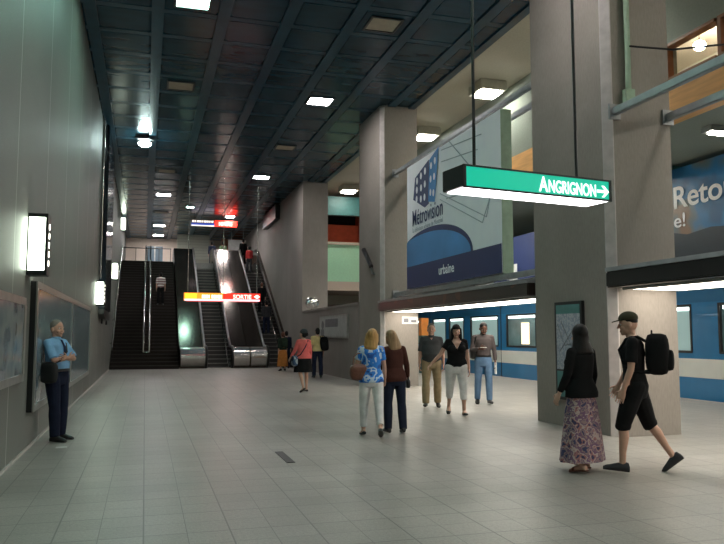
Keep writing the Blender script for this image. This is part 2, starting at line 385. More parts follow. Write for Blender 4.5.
# ------------------------------------------------------------------ pillars
def pillar(y0, y1, label):
    t = thing('concrete_pillar', label, 'pillar', (XR, y0, 0), 0, 'concrete pillars along the platform side')
    bm = bmesh.new(); D = y1 - y0
    prism(bm, [(.1, 0), (1.17, 0), (1.17, D), (.1, D), (0, D - .1), (0, .1)], 'z', 0, 8.84); obj('shaft', bm, M['pillar'], t)
    bm = bmesh.new()
    prism(bm, [(-.004, .1), (.1, -.004), (.118, -.004), (.118, .01), (.105, .012), (.012, .105), (.01, .118), (-.004, .118)], 'z', 0, 8.47); obj('corner_strip', bm, M['corner'], t)
    return t
pillar(9.5, 11.85, 'wide concrete pillar nearest the camera, with the map panel on it')
pillar(20.75, 23.2, 'concrete pillar farther down the hall, just past the hanging banner')
pillar(-4, -1.6, 'concrete pillar behind the viewer beside the platform opening')

# ------------------------------------------------------------------ header bands and strip lights over the openings
def header(y0, y1, m, label, ll):
    t = thing('header_band', label, 'header', (XR, y0, 2.2), 0)
    D = y1 - y0
    bm = bmesh.new(); box(bm, -.1, .12, -.02, D + .02, .03, .27); obj('band', bm, m, t, bevel=.02)
    bm = bmesh.new(); box(bm, -.12, 1.17, 0, D, .27, .33); obj('ledge', bm, M['grey'], t)
    bm = bmesh.new(); box(bm, .12, 1.17, 0, D, .051, .27); obj('soffit_box', bm, M['white_wall'], t)
    s = thing('strip_light', ll, 'light', (XR, y0, 2.2))
    bm = bmesh.new(); box(bm, .2, 1.1, .15, D - .15, .0, .05); obj('diffuser', bm, M['strip'], s)
    bm = bmesh.new(); box(bm, .14, .2, .05, D - .05, -.005, .05); box(bm, 1.1, 1.16, .05, D - .05, -.005, .05); obj('trim_rail', bm, M['aluminium'], s)
header(11.87, 20.73, M['brownband'], 'dark header band with reddish streaks above the opening between the two pillars', 'long luminous strip under the header between the two pillars')
header(-1.58, 9.48, M['header'], 'black header band above the opening at the right edge', 'long luminous strip under the black header at the right edge')
# low railing above the first header
t = thing('ledge_railing', 'low grey railing of thin pipes on the ledge beneath the banner', 'railing', (7.3, 11.9, 2.53))
tb('rail', M['grey'], [(0, .02, .22), (0, 8.8, .22)], .035, t); tb('rail', M['grey'], [(0, .02, .1), (0, 8.8, .1)], .025, t)
for k in range(6): tb('post', M['grey'], [(0, .3 + k * 1.64, 0), (0, .3 + k * 1.64, .22)], .022, t)

# ------------------------------------------------------------------ poles and banner
def pole(x, z, y0, y1, label):
    t = thing('banner_pole', label, 'pole', (x, y0, z), 0, 'grey horizontal poles fixed to the pillars')
    bm = bmesh.new(); box(bm, -.05, .05, .02, y1 - y0 - .02, -.06, .06); obj('bar', bm, M['grey'], t, bevel=.012)
    for yy in (0, y1 - y0 - .03): bm = bmesh.new(); box(bm, -.1, .1, yy, yy + .03, -.12, .12); obj('wall_plate', bm, M['grey'], t)
pole(7.2, 6.43, 11.86, 20.74, 'grey pole carrying the top edge of the white and blue banner')
pole(7.2, 2.95 - .22, 11.86, 20.74, 'grey pole under the bottom edge of the white and blue banner')
pole(6.88, 4.96, -1.5, 9.49, 'upper grey pole leading to the right edge of the photo from the near pillar')
pole(7.86, 4.95, -1.5, 9.49, 'lower grey pole on the far edge of the near pillar')
pole(7.84, 6.43, 11.86, 20.74, 'grey pole behind the banner on the platform side')

bn = thing('advertising_banner', 'large white and blue banner with a tower logo hanging between pillars', 'banner', (7.1, 13.7, 2.8))
def bp(y, z): return (0, y - 13.7, z - 2.8)
bm = bmesh.new(); box(bm, .012, .27, 0, 5.75, .01, 3.5); obj('panel', bm, M['bwhite'], bn)
bm = bmesh.new(); box(bm, .02, .262, -.02, 0, 0, 3.5); obj('edge_frame', bm, M['greenpipe'], bn)
NX = (-1, 0, 0)
flat('bottom_band', M['bnavy'], [bp(19.45, 2.81), bp(13.7, 2.81), bp(13.7, 3.43), bp(19.45, 3.43)], bn, .006, NX)
def arch(cy, rw, rh, n=28):
    p = []
    for k in range(n + 1):
        a = math.pi * k / n; p.append((min(19.45, cy + rw * math.cos(a)), 3.43 + rh * math.sin(a)))
    return [Vector(bp(*q)) + Vector((.004, 0, 0)) for q in p]
flat('dark_arch', M['bnavy'], arch(17.75, 2.65, .92), bn, .004, NX)
flat('blue_arch', M['bblue'], [p + Vector((-.003, 0, 0)) for p in arch(18.1, 2.9, .8)], bn, .005, NX)
flat('logo_tower', M['bnavy'], [bp(17.72, 6.15), bp(17.75, 4.98), bp(18.05, 4.92), bp(18.9, 5.28), bp(18.75, 5.86)], bn, .008, NX)
flat('logo_tower', M['bmid'], [bp(17.05, 6.33), bp(17.35, 4.95), bp(17.78, 5.03), bp(17.68, 6.13)], bn, .009, NX)
for (y, z) in ((18.6, 5.75), (18.3, 5.83), (18.0, 5.9), (18.62, 5.5), (18.3, 5.5), (18.02, 5.55), (18.64, 5.25), (18.32, 5.2), (18.05, 5.2), (17.56, 5.95), (17.3, 6.02), (17.6, 5.6), (17.36, 5.62), (17.62, 5.25), (17.42, 5.2)):
    p = Vector(bp(y, z)); bm = bmesh.new(); ell(bm, p + Vector((-.008, 0, 0)), .004, .075, .1, None, 8, 6); obj('logo_dot', bm, M['bwhite'], bn)
bm = bmesh.new()
for a, b in (((17.0, 4.95), (14.6, 4.0)), ((17.0, 5.1), (14.4, 4.1)), ((14.6, 4.0), (13.9, 4.9)), ((14.4, 4.1), (13.95, 5.0)), ((16.9, 6.2), (14.6, 6.0)), ((16.9, 5.9), (14.8, 5.7)), ((16.6, 4.9), (14.1, 4.75)), ((16.4, 6.3), (15.2, 5.4))):
    tube(bm, [Vector(bp(*a)) + Vector((.008, 0, 0)), Vector(bp(*b)) + Vector((.008, 0, 0))], .012, 6)
obj('sketch_lines', bm, M['bgrey'], bn)
YN = (0, -1, 0); ZU = (0, 0, 1)
text('lettering', 'Métrovision', M['bnavy'], bn, Vector(bp(18.98, 4.54)), YN, ZU, .44, 2.15, .002)
text('lettering', 'La télévision urbaine de Montréal', M['bgrey'], bn, Vector(bp(18.98, 4.36)), YN, ZU, .13, 2.15, .0)
text('lettering', 'urbaine', M['bwhite'], bn, Vector(bp(17.1, 3.04)) + Vector((-.007, 0, 0)), YN, ZU, .24, .95, .015)

# advert above the train at the right edge
ad = thing('wall_advert', 'dark sky advert with big white lettering above the train at right edge', 'advert', (12.9, 8, 3.4))
bm = bmesh.new(); box(bm, .012, .12, 0, 10, 0, 2.35); obj('print', bm, M['adbg'], ad)
bm = bmesh.new(); prism(bm, [(0, 0), (10, 0), (10, .95), (8.2, .85), (7.0, .62), (6.2, .7), (4, .5), (0, .6)], 'x', 0, .011); obj('dark_hill', bm, M['addark'], ad)
bm = bmesh.new(); tube(bm, [(.05, 1, 2.3), (.05, 1, 2.5)], .03); tube(bm, [(.05, 9, 2.3), (.05, 9, 2.5)], .03); obj('hanger', bm, M['dark'], ad)
text('lettering', 'Retour', M['adtext'], ad, (-.005, 7.43, 1.33), YN, ZU, .55, 2.45, .015)
text('lettering', 'e!', M['adtext'], ad, (-.005, 7.45, .84), YN, ZU, .36, .4, .01)
t = thing('hanging_poster', 'dark blue poster above the train seen just right of the banner', 'poster', (12.9, 21.4, 3.2)); bm = bmesh.new(); box(bm, 0, .06, 0, 4.2, 0, 1.9); obj('sheet', bm, M['bnavy'], t); bm = bmesh.new(); box(bm, -.01, 0, 2.3, 2.9, .1, .9); obj('pale_block', bm, M['paper'], t); tb('hanger', M['dark'], [(.03, .5, 1.9), (.03, .5, 2.7)], .02, t); tb('hanger', M['dark'], [(.03, 3.7, 1.9), (.03, 3.7, 2.7)], .02, t)
tag(bx('transverse_beam', M['tealbeam'], (10.52, 16.1, 15.6, 15.9, 5.55, 5.9)), 'dark beam crossing under the platform ceiling above the advert', 'beam')

# ------------------------------------------------------------------ train
tr = thing('subway_train', 'blue and white metro train standing at the platform', 'train', (12.75, 4, 0))
L = 32
prof = [(0, -.9), (0, .5)]
bm = bmesh.new(); box(bm, 0, 2.4, 0, L, -.9, .5); obj('lower_body', bm, M['trainblue'], tr)
bm = bmesh.new(); box(bm, -.01, 2.41, 0, L, .5, .95); obj('white_band', bm, M['trainwhite'], tr)
bm = bmesh.new(); prism(bm, [(0, 2.3), (0, 2.62), (.1, 2.85), (.35, 3.0), (2.05, 3.0), (2.3, 2.85), (2.4, 2.62), (2.4, 2.3)], 'y', 0, L); obj('roof', bm, M['trainroof'], tr)
wins = [(.6, 2.2), (3.0, 4.5), (5.2, 7.2), (8.4, 9.9), (10.82, 12.3), (12.9, 14.3), (14.9, 17.3), (18.2, 20.3), (21.0, 23.4), (24.1, 25.6), (26.0, 27.5), (28.2, 30.6)]
bm = bmesh.new(); prev = 0
for a, b in wins: box(bm, 0, .12, prev, a, .95, 2.3); prev = b
box(bm, 0, .12, prev, L, .95, 2.3)
for a, b in wins: box(bm, 0, .12, a, b, .95, 1.12); box(bm, 0, .12, a, b, 2.24, 2.3)
box(bm, 2.28, 2.4, 0, L, .95, 2.3); obj('side_wall', bm, M['trainblue'], tr)
for i, (a, b) in enumerate(wins):
    bm = bmesh.new(); box(bm, .05, .07, a, b, 1.12, 2.24); obj('window_pane', bm, M['trainglass' if i % 4 == 3 else 'trainwin'], tr)
    bm = bmesh.new(); box(bm, .02, .05, a + .1, b - .1, 2.12, 2.2); obj('lamp_tube', bm, M['trainlamp'], tr)
    bm = bmesh.new()
    for (p, q, r_, s_) in ((a - .03, a + .03, 1.09, 2.27), (b - .03, b + .03, 1.09, 2.27), (a, b, 1.08, 1.14), (a, b, 2.21, 2.27)): box(bm, -.012, .045, p, q, r_, s_)
    obj('window_frame', bm, M['dark'], tr)
bm = bmesh.new(); box(bm, .015, .05, 18.75, 19.25, 1.2, 1.95); obj('lit_poster', bm, M['trainposter'], tr)
for yy in (7.8, 14.6, 20.75, 27.85): bm = bmesh.new(); box(bm, -.013, .02, yy - .02, yy + .02, -.1, 2.6); obj('door_seam', bm, M['black'], tr)
bm = bmesh.new(); box(bm, 12.3, 12.55, Y0, Y1, 0, .004); tag(obj('platform_edge_strip', bm, M['corner']), 'pale strip along the edge of the platform beside the train', 'strip')
t = thing('platform_post', 'narrow orange and green post beside the far pillar by the train', 'post', (10.6, 27.4, 0))
bm = bmesh.new(); box(bm, 0, .3, 0, .3, 0, 1.5); obj('lower_post', bm, M['tealbeam'], t); bm = bmesh.new(); box(bm, 0, .3, 0, .3, 1.5, 2.2); obj('orange_top', bm, M['orangepost'], t)
bm = bmesh.new(); box(bm, 8.2, 10.6, 27.8, 28.1, 0, 3.5); struct(obj('wall_platform_end', bm, M['white_wall']))

# ------------------------------------------------------------------ ceiling lights
def ceiling_light(m, label, loc):
    t = thing('ceiling_light', label, 'ceiling light', loc, 0, 'square lights set in the ceiling')
    bm = bmesh.new(); s = .33
    for (a, b, c, d) in ((-s - .05, s + .05, -s - .05, -s), (-s - .05, s + .05, s, s + .05), (-s - .05, -s, -s, s), (s, s + .05, -s, s)): box(bm, a, b, c, d, -.02, .09)
    obj('frame', bm, M['dark'], t)
    bm = bmesh.new(); box(bm, -s, s, -s, s, 0, .05); obj('diffuser', bm, m, t)
    return t
CL = 8.5
place = lambda s: s
for x, y, m, lab in (
    (.8, 15.2, 'litA', 'lit ceiling light cut by the top edge at left, greenish glow'),
    (.8, 20.7, 'unlit', 'unlit cream ceiling panel below the greenish light at top left'),
    (.72, 37.4, 'litB', 'lit ceiling light above the stairs, nearest of the three lit ones there'),
    (.72, 42.9, 'unlit', 'dim unlit ceiling panel over the stairs between lit ones'),
    (.72, 48.2, 'litB', 'lit ceiling light above the stairs, middle of the three lit ones there'),
    (.72, 53.0, 'litB', 'lit ceiling light above the stairs, closest to the far wall'),
    (.72, 31.9, 'unlit', 'dim unlit ceiling panel just before the three lit ones over the stairs'),
    (5.0, 15.2, 'unlit', 'unlit cream ceiling panel at top right centre above the banner'),
    (4.87, 20.9, 'litB', 'brightest white ceiling light near the middle of the ceiling'),
    (4.87, 26.6, 'unlit', 'unlit cream ceiling panel between two lit ones right of centre'),
    (4.8, 32.0, 'litB', 'lit ceiling light farther back right of centre, in front of the escalators'),
    (4.6, 43.4, 'litB', 'lit ceiling light over the top of the escalators by the red sign'),
    (4.6, 46.4, 'litB', 'unseen ceiling light behind the blue and red exit sign, added for glare on the escalator deck'),  # added out of sight so its glare falls on the escalator deck
    (2.2, 40.7, 'litA', 'small glowing ceiling light over the middle balustrade of the escalators'),
    (5.0, 9.7, 'litB', 'lit ceiling light overhead outside the top of the photo'),
    (.8, 4.2, 'litA', 'lit greenish ceiling light overhead near the viewer'),
    (2.2, -3, 'litB', 'lit ceiling light behind the viewer')):
    cl_ = ceiling_light(M[m], lab, (x, y, ZC + .02))
    if x == 2.2 and y > 0: cl_.scale = (.6, .6, 1)
t = thing('floodlight', 'bright floodlight hanging under the ceiling near the left wall', 'light', (-.12, 26.6, 8.5))
bm = bmesh.new(); tube(bm, [(0, 0, 0), (0, 0, -.15)], .03); obj('bracket', bm, M['dark'], t)
bm = bmesh.new(); loft(bm, [(Vector((0, .1, -.1)), Vector((.1, 0, 0)), Vector((0, .04, .08))), (Vector((-.05, -.08, -.2)), Vector((.2, 0, 0)), Vector((0, .06, .11)))], 16); box(bm, -.32, .26, -.3, .12, -.11, -.085); obj('housing', bm, M['dark'], t)  # flat hood plate added over the housing to keep light off the ceiling
bm = bmesh.new(); ell(bm, Vector((-.055, -.1, -.24)), .22, .09, .11); obj('lens', bm, emit('floodlight_lens', (.75, 1, .95), 120), t, True)

def light_box(loc, label):
    t = thing('ceiling_light_box', label, 'ceiling light', loc, 0, 'box lights on the pale side ceiling')
    bm = bmesh.new(); box(bm, -.42, .42, -.42, .42, 0, .28); obj('housing', bm, M['beige'], t, bevel=.02)
    bm = bmesh.new(); box(bm, -.3, .3, -.3, .3, -.06, 0); obj('diffuser', bm, M['platlit'], t)
for y, lab in ((18.95, 'box light on the pale side ceiling above the banner right corner'), (23.9, 'box light on the pale side ceiling left of the banner'), (34.2, 'box light on the pale side ceiling seen past the far pillar'), (14.0, 'box light hidden behind the near pillar'), (7.0, 'box light on the side ceiling above the right edge'), (3.2, 'box light on the side ceiling beyond the right edge'), (29.0, 'box light behind the far pillar')):
    light_box((9.45, y, 8.57), lab)
t = thing('platform_lamp', 'small white lamp under the platform ceiling at the right edge', 'ceiling light', (11.6, 12.35, 5.77), 0)
bm = bmesh.new(); box(bm, -.4, .4, -.15, .15, 0, .128); obj('housing', bm, M['aluminium'], t); bm = bmesh.new(); box(bm, -.3, .3, -.08, .08, -.03, 0); obj('diffuser', bm, M['platlit'], t)
for y, lab in ((2.0, 'added platform ceiling fixture beyond the right edge'), (8.0, 'added platform ceiling fixture over the train beyond the right edge'), (18.4, 'platform ceiling fixture glimpsed right of the banner'), (23.5, 'added platform ceiling fixture, unseen behind the banner'), (28.5, 'added platform ceiling fixture, unseen behind the far pillar')):  # all but the glimpsed one are unseen, added to brighten platform and train
    t2 = dup(t, (10.95, y, 5.77), lab, R(90)); t2.scale = (2.4, 3.2, 1)

# ------------------------------------------------------------------ wall lamps on the left
def wall_lamp(y, z, label):
    t = thing('wall_lamp', label, 'wall lamp', (XL, y, z), 0, 'box lamps along the left wall')
    bm = bmesh.new()
    box(bm, 0, .24, 0, .34, .74, .79); box(bm, 0, .24, 0, .34, -.01, .05); box(bm, .21, .24, 0, .34, .05, .74); box(bm, 0, .015, .0, .34, .05, .74)
    obj('housing', bm, M['black'], t)
    bm = bmesh.new(); box(bm, .015, .21, .015, .325, .05, .74); obj('lens', bm, M['lamp'], t)
    for k in range(5): bm = bmesh.new(); box(bm, .24, .244, .14, .2, .12 + k * .12, .19 + k * .12); obj('louvre', bm, M['strip'], t)
    return t
l0 = wall_lamp(10.15, 2.3, 'large box lamp nearest on the left wall above the display case')
dup(l0, (XL, 24.0, 2.42), 'box lamp second along the left wall, beside the tall dark panel')
dup(l0, (XL, 34.6, 4.0), 'small box lamp third along the left wall, above the foot of the stairs')
dup(l0, (XL, 44.5, 7.6), 'bright box lamp highest and farthest on the left wall under the ceiling')

# display cases
def case(y0, y1, z0, z1, div, label, d, pm):
    t = thing('display_case', label, 'display case', (XL, y0, z0))
    D, H = y1 - y0, z1 - z0
    bm = bmesh.new(); box(bm, 0, d - .02, 0, D, 0, H); obj('back_box', bm, M['black'], t)
    bm = bmesh.new(); f = .09
    box(bm, d - .02, d, 0, D, 0, f); box(bm, d - .02, d, 0, D, H - f, H)
    for yy in [0] + div + [D - f]: box(bm, d - .02, d, yy, yy + f * 1.4, f, H - f)
    obj('frame', bm, M['aluminium'], t)
    ed = [f * 1.4] + sum([[v, v + f * 1.4] for v in div], []) + [D - f]
    for k in range(0, len(ed), 2): bm = bmesh.new(); box(bm, d - .018, d - .012, ed[k], ed[k + 1], f, H - f); obj('poster', bm, pm, t)
    return t
case(10.6, 20.6, .5, 2.24, [4.95], 'long framed poster case on the left wall behind the leaning man', .09, M['poster'])
case(5.5, 9.95, .95, 1.98, [], 'framed poster on the left wall at the left edge', .05, M['poster2'])
t = thing('tall_panel', 'tall dark glossy panel on the left wall reaching the ceiling', 'panel', (XL + .004, 25, 2.05))
bm = bmesh.new(); box(bm, 0, .2, 0, 4.2, .3, 6.4); obj('panel', bm, M['tall'], t, bevel=.03)
bm = bmesh.new(); prism(bm, [(0, .3), (0, .15), (.5, 0), (3.7, 0), (4.2, .15), (4.2, .3)], 'x', .01, .19); obj('lower_skirt', bm, M['black'], t)
for yy in (.6, 3.5): tb('foot', M['dark'], [(.1, yy, 0), (.1, yy, -.16)], .03, t)
tag(tb('wall_pipe', M['steel'], [(XL + .08, 24.4, 3.3), (XL + .08, 24.4, 8.45)], .03), 'thin vertical pipe on the left wall next to the tall dark panel', 'pipe')

# ------------------------------------------------------------------ hanging direction signs
sg = thing('direction_sign', 'lit green hanging direction sign with white word and arrow', 'sign', (3.42, 7.5, 3.19), R(8.0))
W, Dp, H = 2.19, .46, .27
bm = bmesh.new(); box(bm, 0, W, .012, Dp, .02, H); obj('housing', bm, M['black'], sg, bevel=.008)
bm = bmesh.new()
for (a, b, c, d) in ((0, W, 0, .022), (0, W, H - .022, H), (0, .04, .02, H - .02), (W - .04, W, .02, H - .02)): box(bm, a, b, -.004, .014, c, d)
obj('face_frame', bm, M['black'], sg)
bm = bmesh.new(); box(bm, .04, W - .04, .004, .012, .022, H - .022); obj('lit_face', bm, M['signgreen'], sg)
bm = bmesh.new(); box(bm, .05, W - .03, .03, Dp - .03, .004, .022); obj('underside_lens', bm, M['signwhite'], sg)
XD = (1, 0, 0)
text('lettering', 'A', M['signtext'], sg, (1.06, -.001, .045), XD, ZU, .18, .135, .02)
text('lettering', 'NGRIGNON', M['signtext'], sg, (1.205, -.001, .045), XD, ZU, .15, .73, .018)
bm = bmesh.new()
box(bm, 1.955, 2.09, -.005, .003, .1, .135)
prism(bm, [(2.03, .045), (2.07, .045), (2.145, .1175), (2.07, .19), (2.03, .19), (2.1, .1175)], 'y', -.005, .003); obj('arrow', bm, M['signtext'], sg)
for x in (.32, 1.86): tb('hanging_rod', M['dark'], [(x, .26, H), (x, .26, 8.5 - 3.19 + .03)], .02, sg)

ss = thing('exit_sign', 'lit orange and red exit sign hanging before the escalators', 'sign', (1.46, 30, 2.89))
bm = bmesh.new(); box(bm, 0, 3.05, .012, .3, .01, .33); obj('housing', bm, M['dark'], ss)
bm = bmesh.new(); box(bm, .0, 1.54, 0, .012, 0, .32); obj('orange_face', bm, M['sorange'], ss)
bm = bmesh.new(); box(bm, 1.56, 3.05, 0, .012, 0, .32); obj('red_face', bm, M['sred'], ss)
bm = bmesh.new(); box(bm, .1, 2.95, .04, .26, -.01, .01); obj('underside_lens', bm, M['sred'], ss)
for k, (w_, g_) in enumerate(((.07, 0), (.06, .09), (.08, .17), (.04, .27), (.08, .38), (.07, .48), (.05, .57), (.08, .64), (.06, .74))):
    bm = bmesh.new(); box(bm, .7 + g_, .7 + g_ + w_, -.004, .002, .1, .25); obj('blurred_letter', bm, M['swhite'], ss)
bm = bmesh.new(); box(bm, .04, .5, -.003, .002, .09, .3); obj('yellow_field', bm, emit('lit_yellow_field', (1, .55, .03), 1.6), ss)
bm = bmesh.new(); box(bm, .02, 3.03, -.006, .002, .0, .075); obj('lower_light_strip', bm, emit('pale_pink_light', (1, .75, .85), 1.3), ss)
text('lettering', 'SORTIE', M['swhite'], ss, (1.95, -.002, .1), XD, ZU, .17, .74, .02)
bm = bmesh.new(); ell(bm, Vector((2.92, 0, .19)), .08, .01, .08); box(bm, 2.8, 3.03, -.004, .004, .165, .215); obj('arrow', bm, M['swhite'], ss)
for x in (.15, 1.55, 2.93): tb('hanging_rod', M['steel'], [(x, .15, .3), (x, .15, 5.63)], .016, ss)

s2 = thing('exit_sign', 'distant blue and red exit sign under the ceiling at the escalator top', 'sign', (2.45, 43.8, 7.95))
bm = bmesh.new(); box(bm, 0, 2.7, .012, .25, .0, .38); obj('housing', bm, M['dark'], s2)
bm = bmesh.new(); box(bm, 0, 1.35, 0, .012, 0, .18); obj('blue_face', bm, M['sblue'], s2)
bm = bmesh.new(); box(bm, 0, 1.35, 0, .012, .18, .38); obj('black_face', bm, M['black'], s2)
for k in range(9): bm = bmesh.new(); box(bm, .06 + k * .14, .06 + k * .14 + (.1, .08, .11)[k % 3], -.004, .002, .22, .34); obj('blurred_letter', bm, M['swhite'], s2)
bm = bmesh.new(); box(bm, .02, 1.35, -.004, .002, 0, .06); obj('lower_light_strip', bm, M['swhite'], s2)
bm = bmesh.new(); box(bm, 1.37, 2.7, 0, .012, 0, .38); obj('red_face', bm, M['sred'], s2)
text('lettering', 'SORTIE', M['swhite'], s2, (1.6, -.002, .08), XD, ZU, .2, .8, .02)
for x in (.2, 2.5): tb('hanging_rod', M['dark'], [(x, .12, .36), (x, .12, .62)], .02, s2)

# ------------------------------------------------------------------ stairs
st = thing('staircase', 'wide dark staircase along the left wall', 'stairs', (XL, 34.0, 0))
NS, RI, GO = 36, ZL / 36, 10.8 / 36; SW = 1.5 - XL
for k in range(NS):
    bm = bmesh.new(); box(bm, .01, SW, k * GO, 10.8, k * RI, (k + 1) * RI); s = obj('step', bm, M['step'], st)
    bm = bmesh.new(); box(bm, .01, SW, k * GO - .006, k * GO + .05, (k + 1) * RI - .035, (k + 1) * RI + .004); obj('nosing', bm, M['nose'], s)
def zs(y): return y / GO * RI
t = thing('stair_handrail', 'double steel handrail up the middle of the staircase', 'handrail', (XL, 34.0, 0))
for x in (1.42, 1.68):
    tb('rail', M['steel'], [(x, 1.0, zs(1.0) + .2), (x, 1.0, zs(1.0) + .85), (x, 1.15, zs(1.15) + 1.0), (x, 10.6, zs(10.6) + 1.0)], .04, t)
    for yy in (3.2, 5.6, 8.0, 10.4): tb('post', M['steel'], [(x, yy, zs(yy) + .1), (x, yy, zs(yy) + 1.0)], .022, t)
tb('rail_end', M['steel'], [(1.42, 1.0, zs(1.0) + .2), (1.68, 1.0, zs(1.0) + .2)], .035, t)
t = thing('wall_handrail', 'steel handrail on the left wall beside the stairs', 'handrail', (XL, 34.0, 0))
tb('rail', M['steel'], [(.1, -.3, .9), (.1, .2, 1.0), (.1, 10.6, zs(10.6) + 1.0)], .03, t)
for k in range(6): tb('bracket', M['steel'], [(0.0, .4 + k * 2, zs(.4 + k * 2) + .9), (.1, .4 + k * 2, zs(.4 + k * 2) + 1.0)], .015, t)

# ------------------------------------------------------------------ escalators
YE, TE = 35.5, math.tan(R(30)); YT = YE + ZL / TE    # foot and top of the incline
def bal_profile(lo=.0):
    p = []
    for k in range(13):
        a = R(-90 - 15 * k); p.append((34.42 + .46 * math.cos(a), .49 + .46 * math.sin(a)))
    p[0] = (34.42, .0); p[1] = (34.2, .0)
    p += [(35.3, .95), (YT - .1, ZL + .95 - .02), (47.0, ZL + .95)]
    for k in range(1, 9):
        a = R(90 - 20 * k); p.append((47.0 + .44 * math.cos(a), ZL + .5 + .44 * math.sin(a)))
    p += [(47.0, ZL), (YT - .1, ZL - .35), (36.2, 0)]
    return p
def rail_path(x, off=0):
    p = []
    for k in range(0, 11):
        a = R(-80 - 19 * k); p.append((x, 34.42 + .5 * math.cos(a), .49 + .5 * math.sin(a)))
    p += [(x, 35.3, 1.0), (x, YT - .1, ZL + .96), (x, 47.0, ZL + .98)]
    for k in range(1, 8):
        a = R(90 - 22 * k); p.append((x, 47.0 + .47 * math.cos(a), ZL + .5 + .47 * math.sin(a)))
    return p
def escalator(label, lane, left, right):
    t = thing('escalator', label, 'escalator', (0, 0, 0))
    for (a, b, inner) in (left, right):
        bm = bmesh.new(); prism(bm, bal_profile(), 'x', a, b); o = obj('balustrade', bm, M['deck'], t)
        if b - a > .3:
            bm = bmesh.new()
            pts = []
            for k in range(15):
                an = R(-95 - 13 * k); pts.append((34.42 + .475 * math.cos(an), .49 + .475 * math.sin(an)))
            pts[0] = (34.3, .02); pts.append((34.9, .966)); pts.append((34.9, .90)); pts.append((34.45, .88)); pts.append((34.45, .02))
            prism(bm, pts, 'x', a + .03 if inner == 'r' else a, b if inner == 'r' else b - .03); obj('newel_drum', bm, M['steel'], o, True)
            bm = bmesh.new(); xx = b - .16 if inner == 'r' else a + .06
            prism(bm, [(36.9, (36.9 - 35.4) * TE * .985 + 1.0), (37.08, (37.08 - 35.4) * TE * .985 + 1.0), (37.08, (37.08 - 35.4) * TE * .985 + .9), (36.9, (36.9 - 35.4) * TE * .985 + .9)], 'x', xx, xx + .1)
            obj('sticker', bm, M['yellow'], o)
        xr = b - .035 if inner == 'r' else a + .035
        tb('handrail', M['rubber'], rail_path(xr), .06, t)
        xs = b + .012 if inner == 'r' else a - .012
        bm = bmesh.new(); box(bm, min(xs, xs), xs + .008, 35.2, 35.3, .1, .3); bm.free()
        tb('skirt_trim', M['steel'], [(xs, 34.9, .12), (xs, YE + .1, .22), (xs, YT, ZL + .18), (xs, 46.8, ZL + .12)], .02, t)
    a, b = lane
    bm = bmesh.new(); box(bm, a, b, 34.4, YE - .02, -.01, .02); obj('landing_plate', bm, M['steel'], t)
    bm = bmesh.new(); box(bm, a, b, YT, 46.9, ZL - .02, ZL + .02); obj('landing_plate', bm, M['steel'], t)
    n = 30; ri = ZL / n; go = (YT - YE) / n
    for k in range(n):
        bm = bmesh.new(); z = (k + 1) * ri - .01; prism(bm, [(YE + k * go, z - ri), (YE + k * go, z), (YE + (k + 1) * go, z), (YE + (k + 1) * go, z - .05)], 'x', a + .02, b - .02)
        s = obj('step', bm, M['estep'], t)
        bm = bmesh.new(); box(bm, a + .02, b - .02, YE + k * go - .004, YE + k * go + .03, z - .03, z + .003); obj('step_edge', bm, M['estepe'], s)
    return t
escalator('escalator nearest the staircase, its lane free of riders', (2.74, 3.86), (1.55, 2.74, 'r'), (3.86, 4.69, 'l'))
escalator('escalator along the right concrete wall, carrying riders', (5.56, 6.5), (4.71, 5.56, 'r'), (6.5, 6.74, 'l'))

# top of the stairs
struct(bx('wall_landing', M['pale_tile'], (2.0, 4.2, 52, 52.3, ZL, 8.5)))
bm = bmesh.new(); prism(bm, [(51, ZL), (52, ZL), (52, ZL + .9), (51.7, ZL + .9), (51.7, ZL + .6), (51.35, ZL + .6), (51.35, ZL + .3), (51, ZL + .3)], 'x', 2.0, 4.2); tag(obj('short_steps', bm, M['beige']), 'short flight of pale steps beyond the escalator top', 'steps')
struct(bx('wall_landing_right', M['brownwall'], (5.2, 6.74, 53.5, 53.8, ZL, 8.5)))
dr = struct(bx('door_1', M['bluedoor'], (.0, 1.1, Y1 - .08, Y1 + .02, ZL, 7.95))); bx('door_frame', M['aluminium'], (.5, .58, Y1 - .12, Y1 - .08, ZL, 7.95), dr)
t = thing('landing_rail', 'railing along the landing at the top of the stairs', 'railing', (XL, 46.2, ZL))
tb('rail', M['dark'], [(.1, 0, .95), (2.9, 0, .95)], .03, t)
for k in range(5): tb('post', M['dark'], [(.15 + k * .68, 0, 0), (.15 + k * .68, 0, .95)], .02, t)
bm = bmesh.new(); box(bm, 5.3, 6.5, 50, 50.08, 7.0, 8.0); box(bm, 5.5, 5.53, 50.02, 50.05, 8, 8.57); box(bm, 6.3, 6.33, 50.02, 50.05, 8, 8.57); tag(obj('white_notice_board', bm, M['paper']), 'white board hanging at the top of the escalators by the right wall', 'board')
tag(bx('wall_vent', M['black'], (6.5, 6.76, 38.2, 42.5, 7.7, 8.45)), 'dark vent box high on the right wall above the escalators', 'vent')
for x, lab in ((4.0, None),): pass

